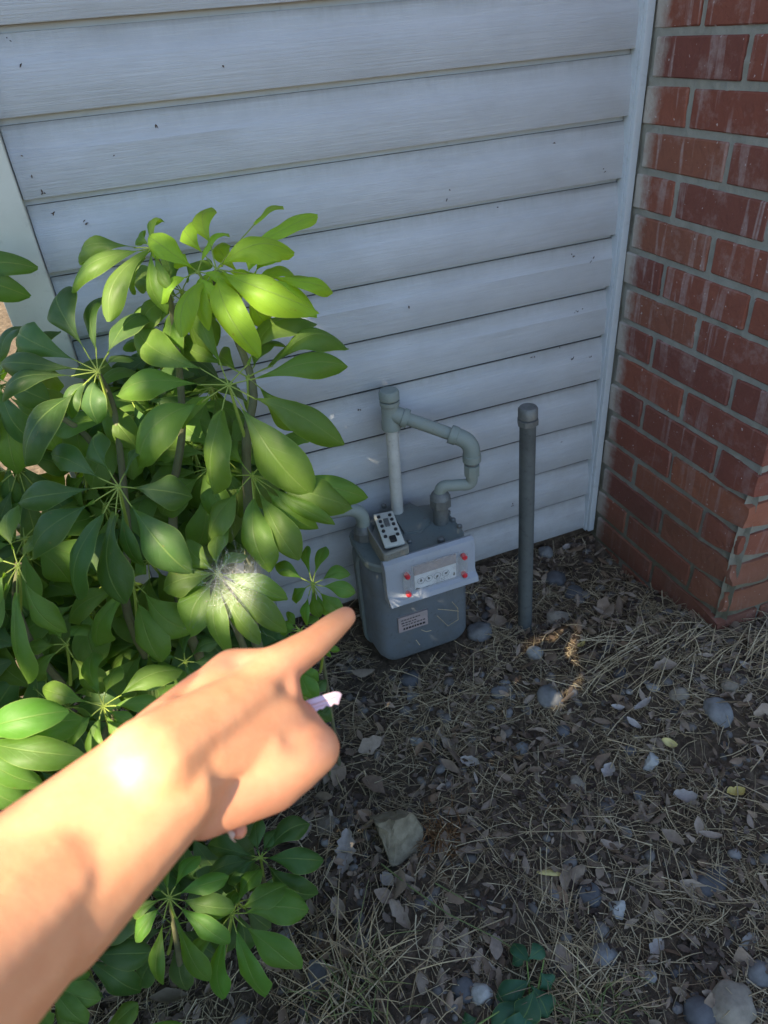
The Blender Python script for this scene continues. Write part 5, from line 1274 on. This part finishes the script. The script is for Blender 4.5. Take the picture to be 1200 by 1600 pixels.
ground_leaf(908, 1008, .024, .012, 'yellowleaf', 'small curled yellow leaf right of the post', .2, .7, seed=1)
ground_leaf(1045, 1161, .028, .016, 'yellowleaf', 'pale yellow leaf above the cracked whitish stone', -.7, .5, seed=2)
ground_leaf(1150, 1238, .030, .020, 'yellowleaf', 'torn bright yellow leaf near the right edge', -.3, .5, lobes=2, seed=3)
ground_leaf(1005, 1100, .040, .014, 'paleleaf', 'grey white leaf pointing left in the middle right litter', .1, .3, seed=4)
ground_leaf(965, 1105, .024, .012, 'paleleaf', 'narrow grey leaf beside the grey white one', -.5, .4, seed=5)
ground_leaf(1165, 1040, .024, .014, 'paleleaf', 'pale leaf below the brick corner', -1.0, .4, seed=6)
ground_leaf(540, 1330, .070, .034, 'paleleaf', 'long lobed grey leaf left of the largest rock', 1.1, .25, lobes=5, seed=7)
ground_leaf(606, 1375, .030, .020, 'paleleaf', 'small grey leaf just under the largest rock', 1.9, .4, seed=8)
ground_leaf(625, 1430, .050, .020, 'deadleaf', 'lobed brown leaf below the largest rock', 1.8, .4, lobes=4, seed=9)
ground_leaf(528, 1420, .036, .022, 'deadleaf', 'dull brown leaf right of the low shrub', 1.6, .4, seed=10)
ground_leaf(950, 1205, .032, .022, 'paleleaf', 'crumpled pale leaf in the centre of the right litter', .5, .5, lobes=2, seed=11)
ground_leaf(1070, 1245, .038, .024, 'paleleaf', 'crumpled pink grey leaf left of the torn yellow one', -.5, .5, lobes=3, seed=12)
ground_leaf(1110, 1305, .036, .014, 'deadleaf', 'plain tan pointed leaf below the torn yellow one', -.5, .3, seed=13)
ground_leaf(952, 1322, .030, .017, 'deadleaf', 'tan folded leaf above the slate coloured stone', -.8, .5, seed=14)
ground_leaf(735, 1190, .040, .020, 'paleleaf', 'ragged pale leaf between the post and the large rock', -.9, .4, lobes=3, seed=15)
ground_leaf(885, 855, .026, .018, 'paleleaf', 'pale leaf close to the siding in the corner', .4, .3, seed=16)
ground_leaf(990, 1130, .030, .014, 'paleleaf', 'lilac grey leaf below the grey white leaf', -1.2, .3, seed=17)
ground_leaf(860, 1363, .042, .011, 'yellowleaf', 'pale wood chip lying slantwise above the weed', -.45, -.25, 'wood_chip', 'wood chip', seed=18)
ground_leaf(1025, 1480, .030, .018, 'paleleaf', 'torn grey leaf near the bottom right pebbles', .3, .4, lobes=2, seed=19)
ground_leaf(880, 1500, .040, .024, 'deadleaf', 'lobed brown leaf right of the green weed', 1.4, .4, lobes=3, seed=20)

# long single stalks
def stalk(pts, r, mat, label, name='grass_stalk', cat='grass stalk', up_=.012):
    P3 = []
    for (px, py, h) in pts:
        g = at(px, py, 2, -.03); z = gh(g.x, g.y)+h; P3.append(at(px, py, 2, z))
    sm = []
    for a, b in zip(P3, P3[1:]): sm += [a+(b-a)*t for t in (0, .33, .66)]
    sm.append(P3[-1]); o = MB().tube(sm, [r*(1-.5*i/len(sm)) for i in range(len(sm))], 6).build(name, mat, None, None, True); tag(o, label, cat)
stalk([(596, 1350, .015), (640, 1385, .022), (700, 1428, .024), (780, 1468, .02), (830, 1500, .01)], .0014, M['grassgreen'], 'long pale green stalk running from the largest rock to the weed')
stalk([(680, 1380, .014), (720, 1402, .016), (757, 1422, .012)], .0012, M['grassgreen'], 'short straight straw just above the long green stalk')
stalk([(705, 1470, .012), (745, 1452, .018), (795, 1432, .014)], .0014, M['straw'], 'thick straw crossing the long green stalk')
stalk([(650, 1104, .012), (710, 1086, .02), (760, 1068, .016)], .0010, M['straw'], 'long thin curved straw in front of the meter')
stalk([(995, 1390, .012), (1050, 1440, .02), (1092, 1482, .012)], .0011, M['straw'], 'straight straw slanting down above the bottom right pebbles')
stalk([(1035, 1300, .012), (1052, 1330, .018), (1070, 1385, .014)], .0012, M['straw'], 'straw standing out steeply right of the centre litter')
stalk([(810, 1300, .013), (900, 1298, .018), (965, 1297, .012)], .0010, M['straw'], 'level straw lying above the pale wood chip')
stalk([(660, 1050, .02), (672, 1035, .05), (685, 1018, .07)], .0010, M['straw'], 'short straw leaning on the bottom of the meter')
stalk([(1075, 935, .0), (1110, 970, .01), (1200, 965, .02)], .0009, M['straw'], 'thin stem curving round the foot of the brick corner')
# stems heaped at the brick corner
V_ = []
mb = MB()
for i in range(150):
    px, py = R.uniform(930, 1230), R.uniform(985, 1070); g = at(px, py, 2, -.0); 
    if not litter_mask(g.x, g.y-.01): continue
    a = R.gauss(.35, .45); L = R.uniform(.05, .16); z = gh(g.x, g.y)+R.uniform(.004, .03); d = Vector((math.cos(a), math.sin(a), R.uniform(-.08, .12)))
    p0 = Vector((g.x, g.y, z))-d*L/2; p1 = Vector((g.x, g.y, z))+d*L/2
    if not (litter_mask(p0.x, p0.y) and litter_mask(p1.x, p1.y)): continue
    mb.tube([p0, (p0+p1)/2+Vector((0, 0, R.uniform(0, .01))), p1], [.0007, .0009, .0004], 4)
o = mb.build('twig_heap', M['straw']); tag(o, 'fine grey stems heaped at the foot of the brick corner', 'twigs', kind='stuff')
# standing tufts
def tuft(px, py, n, L0, L1, r, mat, label, spread=.02, lean=.5, cat='grass tuft', name='grass_tuft'):
    g = at(px, py, 2, -.03); mb = MB()
    for i in range(n):
        a = R.uniform(0, 6.2832); q = Vector((g.x+R.gauss(0, spread), g.y+R.gauss(0, spread), 0)); q.z = gh(q.x, q.y)-.003
        L = R.uniform(L0, L1); ln = R.uniform(.1, lean); d = Vector((math.cos(a)*ln, math.sin(a)*ln, 1)).normalized(); e = Vector((math.cos(a), math.sin(a), 0))
        pts = [q+d*(L*t)+e*(ln*L*.6*t*t)-Vector((0, 0, 1))*(L*.45*ln*t*t) for t in (0, .3, .6, .85, 1)]
        mb.tube(pts, [r, r, r*.85, r*.5, r*.15], 4, False)
    o = mb.build(name, mat); tag(o, label, cat, kind='stuff')
tuft(560, 1530, 120, .04, .12, .0011, M['straw'], 'tuft of upright dry grass at the bottom beside the low shrub', .032, .9)
tuft(545, 1560, 30, .05, .11, .0010, M['grassgreen'], 'yellow green blades in the dry tuft', .03, .9)
tuft(690, 1308, 130, .02, .05, .0008, M['rust'], 'rust coloured needle clump right of the largest rock', .016, 1.3)
tuft(895, 1530, 90, .03, .09, .0009, M['straw'], 'dry grass leaning beside the weed', .03, 1.4)
tuft(690, 1140, 90, .02, .06, .0009, M['straw'], 'matted dry grass in front of the meter', .04, 1.8)
tuft(920, 1590, 50, .03, .07, .0009, M['grassgreen'], 'green grass blades at the bottom edge', .03, 1.2)
# green weed
weed = empty('green_weed', at(830, 1560, 2, -.03)); WB = Vector(weed.location); tag(weed, 'dark green broad leaved weed at the bottom centre', 'weed')
for (bx, by, tx_, ty_, w_, h) in [(822, 1490, 800, 1505, 16, .03), (825, 1500, 852, 1480, 22, .04), (830, 1505, 800, 1470, 22, .035), (830, 1530, 775, 1560, 30, .03), (830, 1540, 858, 1590, 34, .03), (825, 1560, 770, 1610, 40, .03), (830, 1570, 800, 1640, 46, .03), (745, 1590, 720, 1600, 26, .02), (845, 1520, 862, 1545, 26, .03), (835, 1545, 812, 1600, 34, .045)]:
    g = at(bx, by, 2, -.03+h); t_ = at(tx_, ty_, 2, -.03+h*.6)
    V, F_, UV = leaf_arrays(g, t_, Vector((0, -.3, 1)), w_*1.2/FPX, arch=.08, fold=.1, curl=.3, wave=.10, seed=int(bx), nu=10, nv=6)
    o = add('leaf_blade', pydata('leaf_blade', [v-WB for v in V], F_, UV), M['weed'], weed, smooth=True)
mb = MB()
for (a, b) in [((830, 1590), (822, 1490)), ((832, 1592), (850, 1500)), ((826, 1600), (810, 1560)), ((700, 1640), (780, 1580))]:
    p = at(*a, 2, -.035); q = at(*b, 2, 0.0); mb.tube([p-WB, (p+q)/2-WB+Vector((0, 0, .01)), q-WB], [.0016, .0013, .0009], 6)
mb.build('stem', M['weed']).parent = weed
# dry straws caught on the meter front
mb = MB()
for (pts) in [[(683, 962), (700, 978), (716, 968), (715, 950), (706, 940)], [(684, 952), (700, 953), (717, 955)], [(658, 984), (666, 987), (674, 985)], [(726, 925), (738, 928), (748, 918)], [(650, 1000), (656, 1008)]]:
    P3 = [at(x, y, 1, YF-.012-.006*math.sin(i)) for i, (x, y) in enumerate(pts)]; mb.tube(P3, .0006, 5)
o = mb.build('straw', M['straw']); tag(o, 'a few bent straws caught on the front of the meter', 'straw', kind='stuff')
